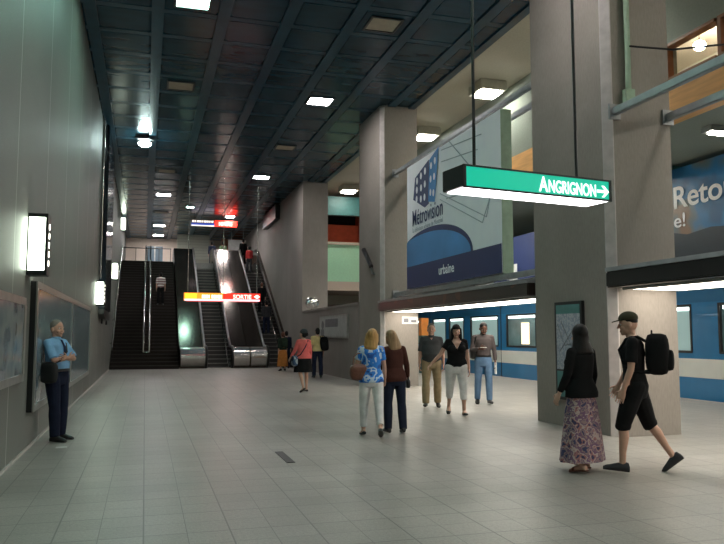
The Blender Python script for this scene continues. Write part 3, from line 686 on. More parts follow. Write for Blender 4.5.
# ------------------------------------------------------------------ objects on the pillars and right wall
t = thing('map_panel', 'lit transit map in a dark frame on the near pillar', 'map', (XR, 10.22, .45))
bm = bmesh.new(); box(bm, -.06, 0, 0, .8, 0, 1.62); obj('frame', bm, M['black'], t)
bm = bmesh.new(); box(bm, -.064, -.06, .05, .75, .5, 1.42); obj('map_sheet', bm, M['map'], t)
bm = bmesh.new(); box(bm, -.064, -.06, .05, .75, 1.42, 1.57); obj('header_strip', bm, M['mapteal'], t)
bm = bmesh.new(); box(bm, -.064, -.06, .05, .75, .05, .47); obj('lower_strip', bm, M['mapteal'], t)
bm = bmesh.new()
for a, b in (((.15, .7), (.6, 1.3)), ((.2, 1.2), (.65, .8)), ((.1, .95), (.5, .9)), ((.5, .9), (.7, 1.25))): tube(bm, [(-.064, *a), (-.064, *b)], .008, 6)
obj('map_lines', bm, M['pgrey'], t)
t = thing('wall_poster', 'framed white poster with a portrait on the low wall', 'poster', (XR, 24.4, 1.4))
bm = bmesh.new(); box(bm, -.05, 0, 0, 4.2, 0, .86); obj('frame', bm, M['aluminium'], t)
bm = bmesh.new(); box(bm, -.055, -.05, .1, 4.1, .06, .8); obj('sheet', bm, mat('poster_sheet', (.45, .46, .46), .4), t)
bm = bmesh.new(); box(bm, -.06, -.055, 1.3, 3.2, .42, .72); obj('dark_text_block', bm, M['pgrey'], t)
bm = bmesh.new(); ell(bm, Vector((-.056, 3.65, .5)), .004, .22, .17); box(bm, -.06, -.055, 3.4, 3.95, .06, .34); obj('portrait', bm, M['pgrey'], t)
t = thing('slanted_bar', 'short dark slanted bar on a bracket high on the far pillar', 'loudspeaker', (XR - .012, 21.6, 3.5))
tb('horn', M['black'], [(-.12, -.25, .12), (-.12, .55, .72)], [.07, .08], t); tb('bracket', M['grey'], [(-.005, -.15, -.1), (-.06, -.18, -.1), (-.12, -.2, .16)], [.03, .03, .04], t)
t = thing('conduit', 'green conduit with a junction box running down the near pillar', 'conduit', (7.12, 9.485, 5.2))
tb('pipe', M['greenpipe'], [(0, -.05, .1), (0, -.05, 3.28)], .045, t); bm = bmesh.new(); box(bm, -.08, .08, -.1, 0, -.1, .12); obj('junction_box', bm, M['greenpipe'], t)
tag(tb('cable', M['black'], [(7.12, 9.385, 6.0), (7.6, 9.0, 5.85), (8.6, 8.2, 5.8), (9.6, 7.4, 5.95), (10.12, 7.0, 6.15)], .015, n=6), 'thin dark cable slung from the near pillar to the mezzanine', 'cable')
t = thing('convex_mirror', 'round convex mirror above the low wall by the stairs', 'mirror', (6.9, 30.9, 2.6))
tb('stem', M['dark'], [(0, .1, -.0), (0, .1, .3)], .02, t); bm = bmesh.new(); ell(bm, Vector((0, 0, .3)), .3, .09, .25); obj('dome', bm, M['mirror'], t, True)
t = thing('wall_sign', 'small notice plate on the far pillar under the header', 'sign', (7.4, 20.75, 1.85))
bm = bmesh.new(); box(bm, 0, .5, -.02, 0, 0, .22); obj('plate', bm, M['paper'], t); bm = bmesh.new(); box(bm, .05, .2, -.026, -.02, .05, .17); box(bm, .28, .45, -.026, -.02, .05, .12); obj('print', bm, M['pgrey'], t)
# bits on the floor
bm = bmesh.new(); box(bm, 1.66, 1.76, 8.75, 9.6, .0, .006); tag(obj('floor_slot', bm, M['black']), 'dark metal strip set in the floor tiles', 'floor strip')
bm = bmesh.new(); box(bm, -1.12, -.98, 10.75, 10.86, 0, .006); tag(obj('paper_scrap', bm, M['paper']), 'white paper scrap on the floor by the leaning man', 'litter')

# ------------------------------------------------------------------ people
def remesh(bm, voxel, smooth=3):
    me = bpy.data.meshes.new('tmp'); bmesh.ops.recalc_face_normals(bm, faces=bm.faces); bm.to_mesh(me); bm.free()
    o = bpy.data.objects.new('tmp', me); COL.objects.link(o)
    m = o.modifiers.new('r', 'REMESH'); m.mode = 'VOXEL'; m.voxel_size = voxel
    if smooth: s = o.modifiers.new('s', 'SMOOTH'); s.factor = .5; s.iterations = smooth
    dg = bpy.context.evaluated_depsgraph_get(); out = bpy.data.meshes.new_from_object(o.evaluated_get(dg))
    bpy.data.objects.remove(o); bpy.data.meshes.remove(me)
    b = bmesh.new(); b.from_mesh(out); bpy.data.meshes.remove(out); return b
V = Vector
def nrm(v): return V(v).normalized()
class Person: pass
def person(label, loc, rz, h=1.7, female=False, w=1.0, belly=0, lean=0, side=0, twist=0, head=(0, 0, 0),
           legs=((5, -3), (-5, -12)), fpitch=(0, 0), abd=3, arms=None, top=('black_cloth', .5, .9), bottom=('pants', 'jeans_dark', 1.0, 1.0),
           shoes='leatherblack', shoe_kind='shoe', hair=('short', 'hairblack'), skin='skin', vneck=0, collar=False, fine=True, belt=False, group=None, beard=False, extra=None):
    s = h / 1.75; root = thing('person', label, 'person', loc, rz, group)
    vx = .012 if fine else .02
    P = Person(); P.root = root; P.s = s
    pel = V((0, 0, .97))
    # --- legs, right is +x
    feet = []; J = {}
    for i, sx in enumerate((1, -1)):
        a, b = legs[i]; hip = V((sx * .09 * w, 0, .93)); th = V((sx * math.sin(R(abd)), math.sin(R(a)), -math.cos(R(a)))).normalized()
        kn = hip + th * .43; sh = V((sx * .01, math.sin(R(b)), -math.cos(R(b)))).normalized(); an = kn + sh * .415
        fp = R(fpitch[i]); fy = R(-sx * 7); fd = V((-math.sin(fy) * math.cos(fp), math.cos(fy) * math.cos(fp), -math.sin(fp))); fu = V((0, math.sin(fp), math.cos(fp)))
        J[i] = (hip, kn, an, fd, fu, sx)
    low = min(min((J[i][2] - J[i][4] * .085 + J[i][3] * q).z for q in (-.06, .17)) for i in (0, 1))
    dz = V((0, 0, -low)); pel = pel + dz
    J = {i: (j[0] + dz, j[1] + dz, j[2] + dz, j[3], j[4], j[5]) for i, j in J.items()}
    Tm = Matrix.Translation(pel) @ Euler((R(-lean), R(side), R(twist)), 'XYZ').to_matrix().to_4x4() @ Matrix.Translation(-V((0, 0, .97)))
    def T(x, y, z): return Tm @ V((x, y, z))
    T3 = Tm.to_3x3()
    P.T = T
    X_, Y_ = T3 @ V((1, 0, 0)), T3 @ V((0, 1, 0))
    hipw = (.178 if female else .166) * w; waw = (.132 if female else .148) * w; chw = (.152 if female else .172) * w; shw = .152 if female else .172
    def torso(bm, off=0, zlo=.82, zhi=1.6, flare=0):
        tab = [(.80, hipw * .8, .095, 0), (.87, hipw * .97, .115, -.005), (.93, hipw, .122, -.01), (1.0, hipw * .97, .115 + belly * .5, belly * .3), (1.1, waw + belly * .4, .1 + belly, belly * .5),
               (1.2, (waw + chw) / 2 + belly * .2, .108 + belly * .5, belly * .3), (1.3, chw, .118, 0), (1.38, chw * 1.02, .112, -.005), (1.43, shw * .92, .085, -.012), (1.465, .1, .068, -.015), (1.49, .06, .056, -.01)]
        rg = []
        for z, rx, ry, yo in tab:
            if z < zlo - .001 or z > zhi: continue
            q = flare * max(0, (1.1 - z) / .25)
            rg.append((T(0, yo, z), X_ * (rx + off + q), Y_ * (ry + off + q)))
        loft(bm, rg, 24)
        if female:
            for sx in (-1, 1): ell(bm, T(sx * .073 * w, .085, 1.285), .066 * w + off, .06 + off, .066 + off)
    bm = bmesh.new(); torso(bm, 0)
    cone(bm, T(0, -.012, 1.44), T(0, .012, 1.56), .056 if not female else .049, .052 if not female else .045)
    A = {}
    arms = arms or (((.12, .12, -1), (.05, .3, -1)), ((-.12, -.12, -1), (-.05, .1, -1)))
    for i, sx in enumerate((1, -1)):
        sh = T(sx * (shw + .012), -.012, 1.415); ud = (T3 @ nrm(arms[i][0])); el = sh + ud * .285; fd = (T3 @ nrm(arms[i][1])); wr = el + fd * .245
        A[i] = (sh, el, wr, ud, fd, sx)
        cone(bm, T(sx * .07, -.012, 1.42), sh, .06, .054); cone(bm, sh, sh.lerp(el, .45), .052, .046); cone(bm, sh.lerp(el, .45), el, .046, .038)
        cone(bm, el, el.lerp(wr, .35), .038, .037); cone(bm, el.lerp(wr, .35), wr, .037, .026)
        hip, kn, an, fdir, fu, _ = J[i]
        cone(bm, hip, hip.lerp(kn, .4), .092 * w, .078 * w); cone(bm, hip.lerp(kn, .4), kn, .078 * w, .054); cf = kn.lerp(an, .3) - fdir * .012
        cone(bm, kn, cf, .052, .056); cone(bm, cf, kn.lerp(an, .72), .056, .038); cone(bm, kn.lerp(an, .72), an, .038, .036)
        rg = []
        for q, wd, hh in ((-.055, .03, .035), (-.02, .034, .05), (.05, .04, .042), (.12, .045, .028), (.18, .034, .018)):
            c = an + fdir * q - fu * (.085 - hh); sd = fdir.cross(fu); rg.append((c, sd * wd, fu * hh))
        loft(bm, rg, 12)
    body = remesh(bm, vx)
    P.A = A; P.J = J
    # --- head, own finer skin joined into the body mesh
    Hm = Tm @ Matrix.Translation((0, .005, 1.508)) @ Euler((R(head[1]), R(head[2]), R(head[0])), 'XYZ').to_matrix().to_4x4() @ Matrix.Scale(1.05, 4)
    def Hh(x, y, z): return Hm @ V((x, y, z))
    H3 = Hm.to_3x3()
    bm = bmesh.new(); jw = .9 if female else 1
    ell(bm, Hh(0, .0, .125), .076, .094, .108, H3, 20, 14); ell(bm, Hh(0, .035, .055), .056 * jw, .058, .062, H3); ell(bm, Hh(0, .068, .012), .026 * jw, .024, .02, H3)
    cone(bm, Hh(0, -.01, -.06), Hh(0, -.005, .07), .05, .055)
    cone(bm, Hh(0, .088, .125), Hh(0, .108, .082), .009, .014, 8)
    for sx in (-1, 1):
        ell(bm, Hh(sx * .013, .1, .08), .011, .01, .009, H3, 8, 6); ell(bm, Hh(sx * .079, -.005, .095), .009, .02, .032, H3, 10, 8)
        ell(bm, Hh(sx * .033, .082, .125), .024, .012, .008, H3, 10, 6); ell(bm, Hh(sx * .042, .065, .07), .024, .025, .022, H3, 10, 6)
    ell(bm, Hh(0, .089, .046), .026, .013, .006, H3, 10, 6); ell(bm, Hh(0, .087, .036), .021, .013, .006, H3, 10, 6)
    hd = remesh(bm, .0065 if fine else .014, 2)
    # --- hands
    hands = bmesh.new()
    for i in (0, 1):
        sh, el, wr, ud, fd, sx = A[i]; d = fd; tdir = (arms[i][2] if len(arms[i]) > 2 else (0, 1, .05)); tdir = T3 @ V(tdir)
        tdir = (tdir - d * tdir.dot(d)).normalized(); n = d.cross(tdir) * (-1 if sx == 1 else 1)
        curl = arms[i][3] if len(arms[i]) > 3 else 25
        loft(hands, [(wr - d * .03, tdir * .026, n * .022), (wr + d * .01, tdir * .03, n * .019), (wr + d * .05, tdir * .041, n * .016), (wr + d * .088, tdir * .043, n * .013), (wr + d * .098, tdir * .038, n * .01)], 14)
        for k in range(4):
            o = (1.5 - k) * .0215; ln = (.072, .082, .076, .06)[k]; p = wr + d * .09 + tdir * o; dd = (d + tdir * (1.5 - k) * .07).normalized(); a = R(curl * .5)
            for q in range(3):
                e = p + (dd * math.cos(a) + n * math.sin(a)) * ln * (.45, .32, .25)[q]; cone(hands, p, e, .0085 - q * .0008, .0078 - q * .0008, 8); p = e; a += R(curl)
        p = wr + d * .025 + tdir * .03; e = p + (d * .6 + tdir * .7 + n * .25).normalized() * .042; cone(hands, p, e, .0125, .0105, 8); cone(hands, e, e + (d * .9 + tdir * .25 + n * .2).normalized() * .034, .0105, .008, 8)
    if fine: hands = remesh(hands, .005, 1)
    tmp = bpy.data.meshes.new('t')
    for src in (hd, hands):
        src.to_mesh(tmp); body.from_mesh(tmp); src.free()
    bpy.data.meshes.remove(tmp)
    inv = Hm.inverted()
    for f in body.faces:
        c = inv @ f.calc_center_median()
        if abs(c.x) < .027 and .032 < c.z < .051 and c.y > .085: f.material_index = 1
        elif beard and c.y > .02 and -.02 < c.z < .06 and abs(c.x) < .07: f.material_index = 2
        elif c.y > .07 and .135 < c.z < .143 and .014 < abs(c.x) < .052: f.material_index = 2
    fin = lambda name, b, m, par=root: (bmesh.ops.scale(b, vec=(s, s, s), verts=b.verts), obj(name, b, m, par, True))[1]
    hm = M[hair[1]]; hair_m = hm
    B = fin('body', body, [M[skin], M['lip' if female else 'liph'], hm])
    if fine:
        for sx in (-1, 1):
            e = bmesh.new(); c = Hh(sx * .033, .079, .113); ell(e, c, .0145, .0135, .0105, H3, 12, 8)
            for f in e.faces:
                q = inv @ f.calc_center_median()
                if math.hypot(q.x - sx * .033, q.z - .113) < .0075 and q.y > .085: f.material_index = 1
            fin('eye', e, [M['eyew'], M['eyed']], B)
    # --- hair
    b = bmesh.new(); k = hair[0]
    if k in ('short', 'long', 'bob', 'bun', 'under'):
        ell(b, Hh(0, -.016, .142), .083, .097, .104, H3, 20, 14)
        ell(b, Hh(0, -.04, .09), .079, .07, .085, H3)
        if k in ('long', 'bob'):
            zb = {'long': -.2, 'bob': -.05}[k]
            loft(b, [(Hh(0, -.02, .17), H3 @ V((.085, 0, 0)), H3 @ V((0, .08, 0))), (Hh(0, -.03, .08), H3 @ V((.1, 0, 0)), H3 @ V((0, .075, 0))), (Hh(0, -.06, -.02), H3 @ V((.112, 0, 0)), H3 @ V((0, .062, 0))), (Hh(0, -.085, zb), H3 @ V((.105, 0, 0)), H3 @ V((0, .045, 0))), (Hh(0, -.095, zb - .05), H3 @ V((.07, 0, 0)), H3 @ V((0, .025, 0)))], 20)
            for sx in (-1, 1): cone(b, Hh(sx * .078, .015, .15), Hh(sx * .088, .01, zb + .1), .026, .03)
            ell(b, Hh(0, .012, .178), .079, .088, .07, H3)
        if k == 'bun': ell(b, Hh(0, -.14, .1), .04, .04, .05, H3)
        fin('hair', remesh(b, .009 if fine else .018, 1), hair_m)
    elif k == 'fringe':
        ell(b, Hh(0, -.045, .105), .082, .065, .075, H3, 20, 14); fin('hair', remesh(b, .009, 1), hair_m)
    elif k == 'crop':
        ell(b, Hh(0, -.01, .15), .079, .092, .092, H3, 20, 14); fin('hair', remesh(b, .009, 1), hair_m)
    elif k == 'scarf':
        ell(b, Hh(0, -.015, .14), .09, .105, .108, H3, 20, 14)
        loft(b, [(Hh(0, -.01, .17), H3 @ V((.088, 0, 0)), H3 @ V((0, .09, 0))), (Hh(0, -.03, .05), H3 @ V((.1, 0, 0)), H3 @ V((0, .085, 0))), (Hh(0, -.05, -.04), H3 @ V((.125, 0, 0)), H3 @ V((0, .085, 0))), (Hh(0, -.05, -.1), H3 @ V((.15, 0, 0)), H3 @ V((0, .09, 0)))], 20)
        fin('hair', remesh(b, .01, 1), hair_m)
    if len(hair) > 2:
        kind, hmat = hair[2]; b = bmesh.new()
        if kind == 'cap':
            ell(b, Hh(0, -.005, .165), .086, .102, .08, H3, 20, 14)
            bmesh.ops.bisect_plane(b, geom=b.verts[:] + b.edges[:] + b.faces[:], plane_co=Hh(0, 0, .15), plane_no=H3 @ V((0, 0, -1)), clear_outer=True)
            loft(b, [(Hh(0, .07, .158), H3 @ V((.078, 0, 0)), H3 @ V((0, 0, .006))), (Hh(0, .12, .155), H3 @ V((.072, 0, 0)), H3 @ V((0, 0, .006))), (Hh(0, .165, .147), H3 @ V((.045, 0, 0)), H3 @ V((0, 0, .005)))], 16)
            fin('cap', b, M[hmat])
        else:
            ell(b, Hh(0, -.02, .175), .098, .11, .08, H3, 20, 12); loft(b, [(Hh(0, -.01, .148), H3 @ V((.1, 0, 0)), H3 @ V((0, .115, 0))), (Hh(0, -.01, .165), H3 @ V((.1, 0, 0)), H3 @ V((0, .115, 0)))], 20)
            fin('hat', b, M[hmat])
    # --- shirt
    tm, slv, hem = top[:3]; b = bmesh.new(); fl = top[3] if len(top) > 3 else 0
    torso(b, .014, hem, 1.475, fl)
    for i in (0, 1):
        sh, el, wr, ud, fd, sx = A[i]; cone(b, T(sx * .07, -.012, 1.42), sh, .07, .061)
        if slv <= .55:
            q = slv / .55; e = sh.lerp(el, q); cone(b, sh, sh.lerp(el, q * .6), .062, .06 if not female else .053); loft(b, [(sh + ud * .05, *[v * .058 for v in frame_of(ud)]), (e, *[v * (.064 if not female else .056) for v in frame_of(ud)])], 16)
        else:
            q = min(1, (slv - .55) / .45); cone(b, sh, el, .062, .052); e = el.lerp(wr, q); x, y = frame_of(fd); loft(b, [(el, x * .05, y * .05), (el.lerp(e, .6), x * .047, y * .047), (e, x * .038, y * .038)], 14)
    b = remesh(b, .011 if fine else .02, 2)
    if vneck:
        ti = Tm.inverted()
        for sx in (-1, 1):
            bmesh.ops.bisect_plane(b, geom=b.verts[:] + b.edges[:] + b.faces[:], plane_co=T(0, 0, vneck), plane_no=T3 @ V((sx, 0, -.6)))
        kill = [f for f in b.faces if (lambda c: c.y > .02 and c.z > vneck and abs(c.x) < (c.z - vneck) * .6)(ti @ f.calc_center_median())]
        bmesh.ops.delete(b, geom=kill, context='FACES')
    sh_o = fin('shirt', b, M[tm])
    if collar:
        b = bmesh.new(); rg = [(T(0, -.008, 1.45), X_ * .09, Y_ * .08), (T(0, -.002, 1.49), X_ * .066, Y_ * .066), (T(0, 0, 1.505), X_ * .064, Y_ * .064)]; loft(b, rg, 18, False); fin('collar', b, M[tm], sh_o)
    # --- bottom
    kind, bmn = bottom[:2]; b = bmesh.new()
    if kind == 'pants':
        ln, fl = bottom[2:4]
        torso(b, .012, .80, 1.04)
        for i in (0, 1):
            hip, kn, an, fdir, fu, sx = J[i]; mid = hip.lerp(kn, .45)
            cone(b, hip, mid, .104 * w, .09 * w)
            if ln < .5:
                e = hip.lerp(kn, ln / .5); x, y = frame_of(e - hip); loft(b, [(mid, x * .09 * w, y * .09 * w), (e, x * .092 * w * fl, y * .092 * w * fl)], 18)
            else:
                cone(b, mid, kn, .092 * w, .076 * (w + 1) / 2); e = kn.lerp(an, (ln - .5) / .5 * 1.04); x, y = frame_of(e - kn); loft(b, [(kn, x * .076, y * .076), (kn.lerp(e, .3) - fdir * .012 * max(.2, 1.2 - fl), x * .074 * max(fl, .97), y * .074 * max(fl, .97)), (kn.lerp(e, .6), x * .068 * fl, y * .068 * fl), (e, x * .062 * fl, y * .064 * fl)], 18)
        fin('trousers', remesh(b, .012 if fine else .02, 2), M[bmn])
    else:
        hz, fl = bottom[2:4]; rg = []; n = 8
        cx = (J[0][1] + J[1][1]) / 2
        for q in range(n + 1):
            z = 1.06 + (hz - 1.06) * q / n; u = q / n
            rx = (waw + .02) + (hipw + .02 - waw - .02) * min(1, u * 3) + fl * max(0, u - .2); ry = .12 + .02 * min(1, u * 3) + fl * .75 * max(0, u - .2)
            c = V((0, 0, z)) + (V((cx.x, cx.y, 0)) * u * .8) + V((0, 0, pel.z - .97)); rg.append((c, V((rx, 0, 0)), V((0, ry, 0))))
        N_ = 36; RR = []
        for q, (c, ax, ay) in enumerate(rg):
            RR.append([b.verts.new(c + (ax * math.cos(2 * math.pi * j / N_) + ay * math.sin(2 * math.pi * j / N_)) * (1 + .05 * (q / n) * math.sin(j * 2 * math.pi / 4) * (1 if j % 2 else .2))) for j in range(N_)])
        for a_, c_ in zip(RR, RR[1:]):
            for j in range(N_): b.faces.new((a_[j], a_[(j + 1) % N_], c_[(j + 1) % N_], c_[j]))
        b.faces.new(RR[0][::-1]); b.faces.new(RR[-1]); fin('skirt', b, M[bmn])
    if belt:
        b = bmesh.new(); loft(b, [(T(0, belly * .4 - .002, 1.0), X_ * (hipw * .97 + .018), Y_ * (.135 + belly * .5)), (T(0, belly * .4 - .002, 1.035), X_ * (hipw * .96 + .018), Y_ * (.134 + belly * .55))], 24); fin('belt', b, M['leatherblack'])
    # --- shoes
    for i in (0, 1):
        hip, kn, an, fdir, fu, sx = J[i]; sd = fdir.cross(fu); b = bmesh.new()
        if shoe_kind == 'shoe': tab = ((-.075, .03, .03), (-.06, .038, .05), (-.01, .042, .055), (.05, .046, .045), (.12, .05, .033), (.17, .044, .026), (.2, .025, .018))
        elif shoe_kind == 'flat': tab = ((-.07, .03, .022), (-.05, .037, .03), (0, .04, .022), (.06, .044, .02), (.12, .048, .028), (.17, .04, .023), (.195, .02, .014))
        else: tab = ((-.07, .03, .01), (-.04, .038, .011), (.05, .042, .011), (.12, .048, .011), (.18, .035, .01))
        loft(b, [(an + fdir * q - fu * (.088 - hh), sd * wd, fu * hh) for q, wd, hh in tab], 14)
        if shoe_kind == 'sandal': loft(b, [(an + fdir * .09 - fu * .05, sd * .05, fu * .03), (an + fdir * .12 - fu * .055, sd * .052, fu * .028)], 14)
        fin('shoe', b, M[shoes])
    P.W = lambda v: Matrix.Translation(loc) @ Euler((0, 0, rz)).to_matrix().to_4x4() @ (V(v) * s)
    P.Hh = Hh; P.rz = rz; P.fin = fin
    if extra: extra(P, T)
    return P

def rbox(bm, w, d, h, k=.3, z0=0):
    """soft bag body: rounded box standing on z0"""
    rg = []
    for q in range(9):
        a = math.pi * q / 8; f = (math.sin(a) ** k if 0 < q < 8 else .35); rg.append((V((0, 0, z0 + h * (1 - math.cos(a)) / 2)), f))
    N_ = 24; RR = []
    for c, f in rg:
        ring = []
        for j in range(N_):
            t = 2 * math.pi * j / N_; cx, sy = math.cos(t), math.sin(t)
            ring.append(bm.verts.new(c + V((math.copysign(abs(cx) ** .5, cx) * w / 2 * f, math.copysign(abs(sy) ** .5, sy) * d / 2 * f, 0))))
        RR.append(ring)
    for a_, c_ in zip(RR, RR[1:]):
        for j in range(N_): bm.faces.new((a_[j], a_[(j + 1) % N_], c_[(j + 1) % N_], c_[j]))
    bm.faces.new(RR[0][::-1]); bm.faces.new(RR[-1])
def strap(P, pts, t, m, r=.014):
    """strap through torso points of the wearer, given in the bag's own frame"""
    Mi = t.matrix_basis.inverted() if False else (Matrix.Translation(t.location) @ t.rotation_euler.to_matrix().to_4x4()).inverted()
    bm = bmesh.new(); tube(bm, [Mi @ P.W(P.T(*p)) for p in pts], r, 8); return obj('strap', bm, M[m], t, True)
def backpack(P, label, m, w=.32, d=.2, h=.46, at=(0, -.235, 1.02), roll=0, straps=2):
    t = thing('backpack', label, 'backpack', P.W(P.T(*at)), P.rz); t.rotation_euler = (0, roll, P.rz)
    bm = bmesh.new(); rbox(bm, w, d, h); obj('main_body', bm, M[m], t, True)
    bm = bmesh.new(); rbox(bm, w * .8, d * .5, h * .5, .3, .05); bmesh.ops.translate(bm, vec=(0, -d * .42, 0), verts=bm.verts); obj('front_pocket', bm, M[m], t, True)
    tb('top_handle', M[m], [(-.04, d * .2, h - .03), (-.03, d * .2, h + .03), (.03, d * .2, h + .03), (.04, d * .2, h - .03)], .01, t)
    for sx in ((-1, 1) if straps == 2 else (1,)):
        strap(P, [(sx * .09, -.15, 1.42), (sx * .11, -.07, 1.475), (sx * .12, .05, 1.455), (sx * .135, .13, 1.34), (sx * .165, .1, 1.2), (sx * .175, -.05, 1.1), (sx * .12, -.16, 1.08)], t, m, .016)
    return t
def handbag(P, label, m, at, w=.3, d=.12, h=.22, rz=0, handle=.16, strp=None, sm=None):
    t = thing('handbag' if not strp else 'shoulder_bag', label, 'bag', P.W(at), P.rz + rz)
    bm = bmesh.new(); rbox(bm, w, d, h); obj('bag_body', bm, M[m], t, True)
    bm = bmesh.new(); rbox(bm, w * .9, d * 1.08, h * .55, .25, h * .4); obj('flap', bm, M[sm or m], t, True)
    if strp: strap(P, strp, t, sm or m)
    elif handle: tb('handle', M[sm or m], [(-w * .35, 0, h * .9), (-w * .3, 0, h + handle * .7), (-w * .1, 0, h + handle), (w * .1, 0, h + handle), (w * .3, 0, h + handle * .7), (w * .35, 0, h * .9)], .011, t)
    return t

def tie(P, T):
    b = bmesh.new(); loft(b, [(T(0, .085, 1.46), V((.016, 0, 0)), V((0, .012, 0))), (T(0, .135, 1.36), V((.022, 0, 0)), V((0, .01, 0))), (T(0, .15, 1.25), V((.028, 0, 0)), V((0, .012, 0)))], 8); P.fin('tie', b, M['tie_navy'])
# 1 leaning man at the left wall
p = person('man in light blue short-sleeved shirt leaning on the left wall with arms crossed', (-1.22, 11.55, 0), R(-120), 1.74, w=1.12, belly=.04, lean=-3, head=(-6, -2, 0),
           legs=((10, 3), (4, -3)), arms=(((.12, .5, -1), (-1, .28, .12), (0, .2, 1), 35), ((-.12, .62, -1), (1, .2, .06), (0, .2, 1), 35)), top=('shirt_blue', .5, .97),
           bottom=('pants', 'trousers_navy', 1.0, 1.12), hair=('crop', 'hairgrey'), skin='skin2', collar=True, belt=True, extra=tie)
handbag(p, 'black shoulder bag hanging behind the man leaning on the left wall', 'blackm', p.T(.265, .06, .84), .26, .12, .3, R(90), strp=[(.26, -.08, 1.1), (.13, -.17, 1.2), (.0, -.16, 1.33), (-.12, -.06, 1.475), (-.1, .09, 1.4), (0, .175, 1.28), (.15, .165, 1.15), (.26, .06, 1.1)])
# 2, 3 two women seen from behind
p = person('blond woman in blue and white top and white trousers walking away', (3.3, 10.65, 0), R(-12), 1.59, True, w=1.06, legs=((-10, -34), (8, 4)), fpitch=(30, 8), head=(-8, 4, 6),
           arms=(((.2, .05, -1), (.1, .5, -.8)), ((-.3, .25, -1), (.1, .9, .35))), top=('bluewhite', .35, .87, .01), bottom=('pants', 'white_cloth', .93, .92), hair=('bob', 'blond'), shoe_kind='flat')
handbag(p, 'brown leather handbag on the arm of the blond woman in white trousers', 'leather', p.A[1][1] + V((.05, -.1, -.24)), .32, .14, .24, R(15), .16)
p = person('woman in dark brown jacket and dark jeans with her head tilted, walking away', (3.77, 10.92, 0), R(-4), 1.58, True, w=1.03, legs=((-2, -12), (3, -2)), fpitch=(8, 0), head=(12, 6, -12), side=-3,
           arms=(((.22, .05, -1), (.15, .45, -.8)), ((-.15, .25, -1), (.1, .9, -.2))), top=('jacket_brown', 1.0, .87, .015), bottom=('pants', 'jeans_dark', 1.02, 1.08), hair=('bob', 'ashblond'))
handbag(p, 'small dark purse held at the right side of the woman in the brown jacket', 'leatherblack', p.A[0][2] + V((.02, .05, -.2)), .2, .07, .14, R(80), .05)
# 4, 5, 6 three people coming from the train
p4 = person('stout man in dark grey polo shirt and khaki trousers walking towards the camera', (5.83, 14.5, 0), R(160), 1.74, w=1.12, belly=.06, legs=((6, 2), (-3, -14)), fpitch=(-4, 12),
           arms=(((.2, .05, -1), (.06, .3, -1)), ((-.2, -.02, -1), (-.05, .22, -1))), top=('polo_grey', .5, .9), bottom=('pants', 'khaki', 1.0, 1.2), hair=('crop', 'hairgrey'), skin='skin2', collar=True, vneck=1.4)
p = person('woman in black V-neck top and white cropped trousers walking towards the camera', (5.74, 13.0, 0), R(162), 1.71, True, w=1.17, belly=.02, legs=((-10, -32), (7, 3)), fpitch=(30, -4), head=(0, 0, 0),
           arms=(((.62, .1, -1), (.75, .2, -.75)), ((-.2, .02, -1), (-.08, .2, -1))), top=('black_cloth', .3, .93), bottom=('pants', 'white_cloth', .74, 1.1), hair=('long', 'hairblack'), vneck=1.28, shoe_kind='flat')
p = person('bearded man in grey-brown long-sleeved shirt and blue jeans looking down at his hand', (7.2, 14.85, 0), R(162), 1.79, w=1.0, legs=((-4, -16), (6, 1)), fpitch=(12, -3), head=(4, -26, 0),
           arms=(((.22, .15, -1), (-.55, .75, .15), (0, .1, 1), 40), ((-.22, -.05, -1), (-.06, .2, -1))), top=('shirt_greybrown', .95, .96), bottom=('pants', 'jeans_blue', 1.0, 1.02), hair=('crop', 'hairblack'), skin='skin3', collar=True, belt=True, beard=True)
t = thing('folded_newspaper', 'folded white newspaper in the hand of the bearded man', 'newspaper', p.W(p.A[1][2]), p.rz); bm = bmesh.new(); box(bm, -.012, .012, -.09, .1, -.27, -.02); obj('pages', bm, M['paper'], t)
t = thing('mobile_phone', 'small white phone the bearded man looks at', 'phone', p.W(p.A[0][2] + V((-.05, .08, .02))), p.rz + R(10)); bm = bmesh.new(); box(bm, -.09, .05, -.035, .035, 0, .014); obj('phone_body', bm, M['paper'], t, bevel=.004)
handbag(p, 'dark shoulder bag at the right side of the bearded man', 'leatherblack', p.T(.22, -.05, .95), .3, .13, .26, R(90), strp=[(.21, -.08, 1.2), (.19, -.08, 1.35), (.14, -.07, 1.475), (.15, .06, 1.44), (.19, .06, 1.3), (.21, .03, 1.18)])
# 7, 8 couple passing on the right
p = person('woman with black hair, black top and long floral skirt seen from behind', (4.75, 7.3, 0), R(14), 1.62, True, w=1.12, legs=((8, 2), (-4, -10)), fpitch=(-2, 8), head=(-14, 0, 0),
           arms=(((.16, .0, -1), (.05, .3, -1)), ((-.25, .05, -1), (-.15, .4, -.9))), top=('black_cloth', .95, .82, .03), bottom=('skirt', 'floral', .11, .12), hair=('scarf', 'hairblack'), shoes='leather', shoe_kind='sandal')
p = person('man in cap, black T-shirt and black shorts striding left with a backpack', (5.3, 7.08, 0), R(52), 1.78, w=1.16, legs=((-18, -34), (18, 2)), fpitch=(40, -5), lean=3, head=(4, -4, 0),
           arms=(((.14, .25, -1), (.02, .6, -1)), ((-.12, .12, -1), (-.02, .42, -1))), top=('black_cloth', .42, .89), bottom=('pants', 'black_cloth', .56, 1.2), hair=('crop', 'hairblack', ('cap', 'cap_olive')), shoes='darkgrey')
backpack(p, 'black backpack on the back of the man in the cap', 'black_cloth', .36, .26, .46, (0, -.245, 1.05))
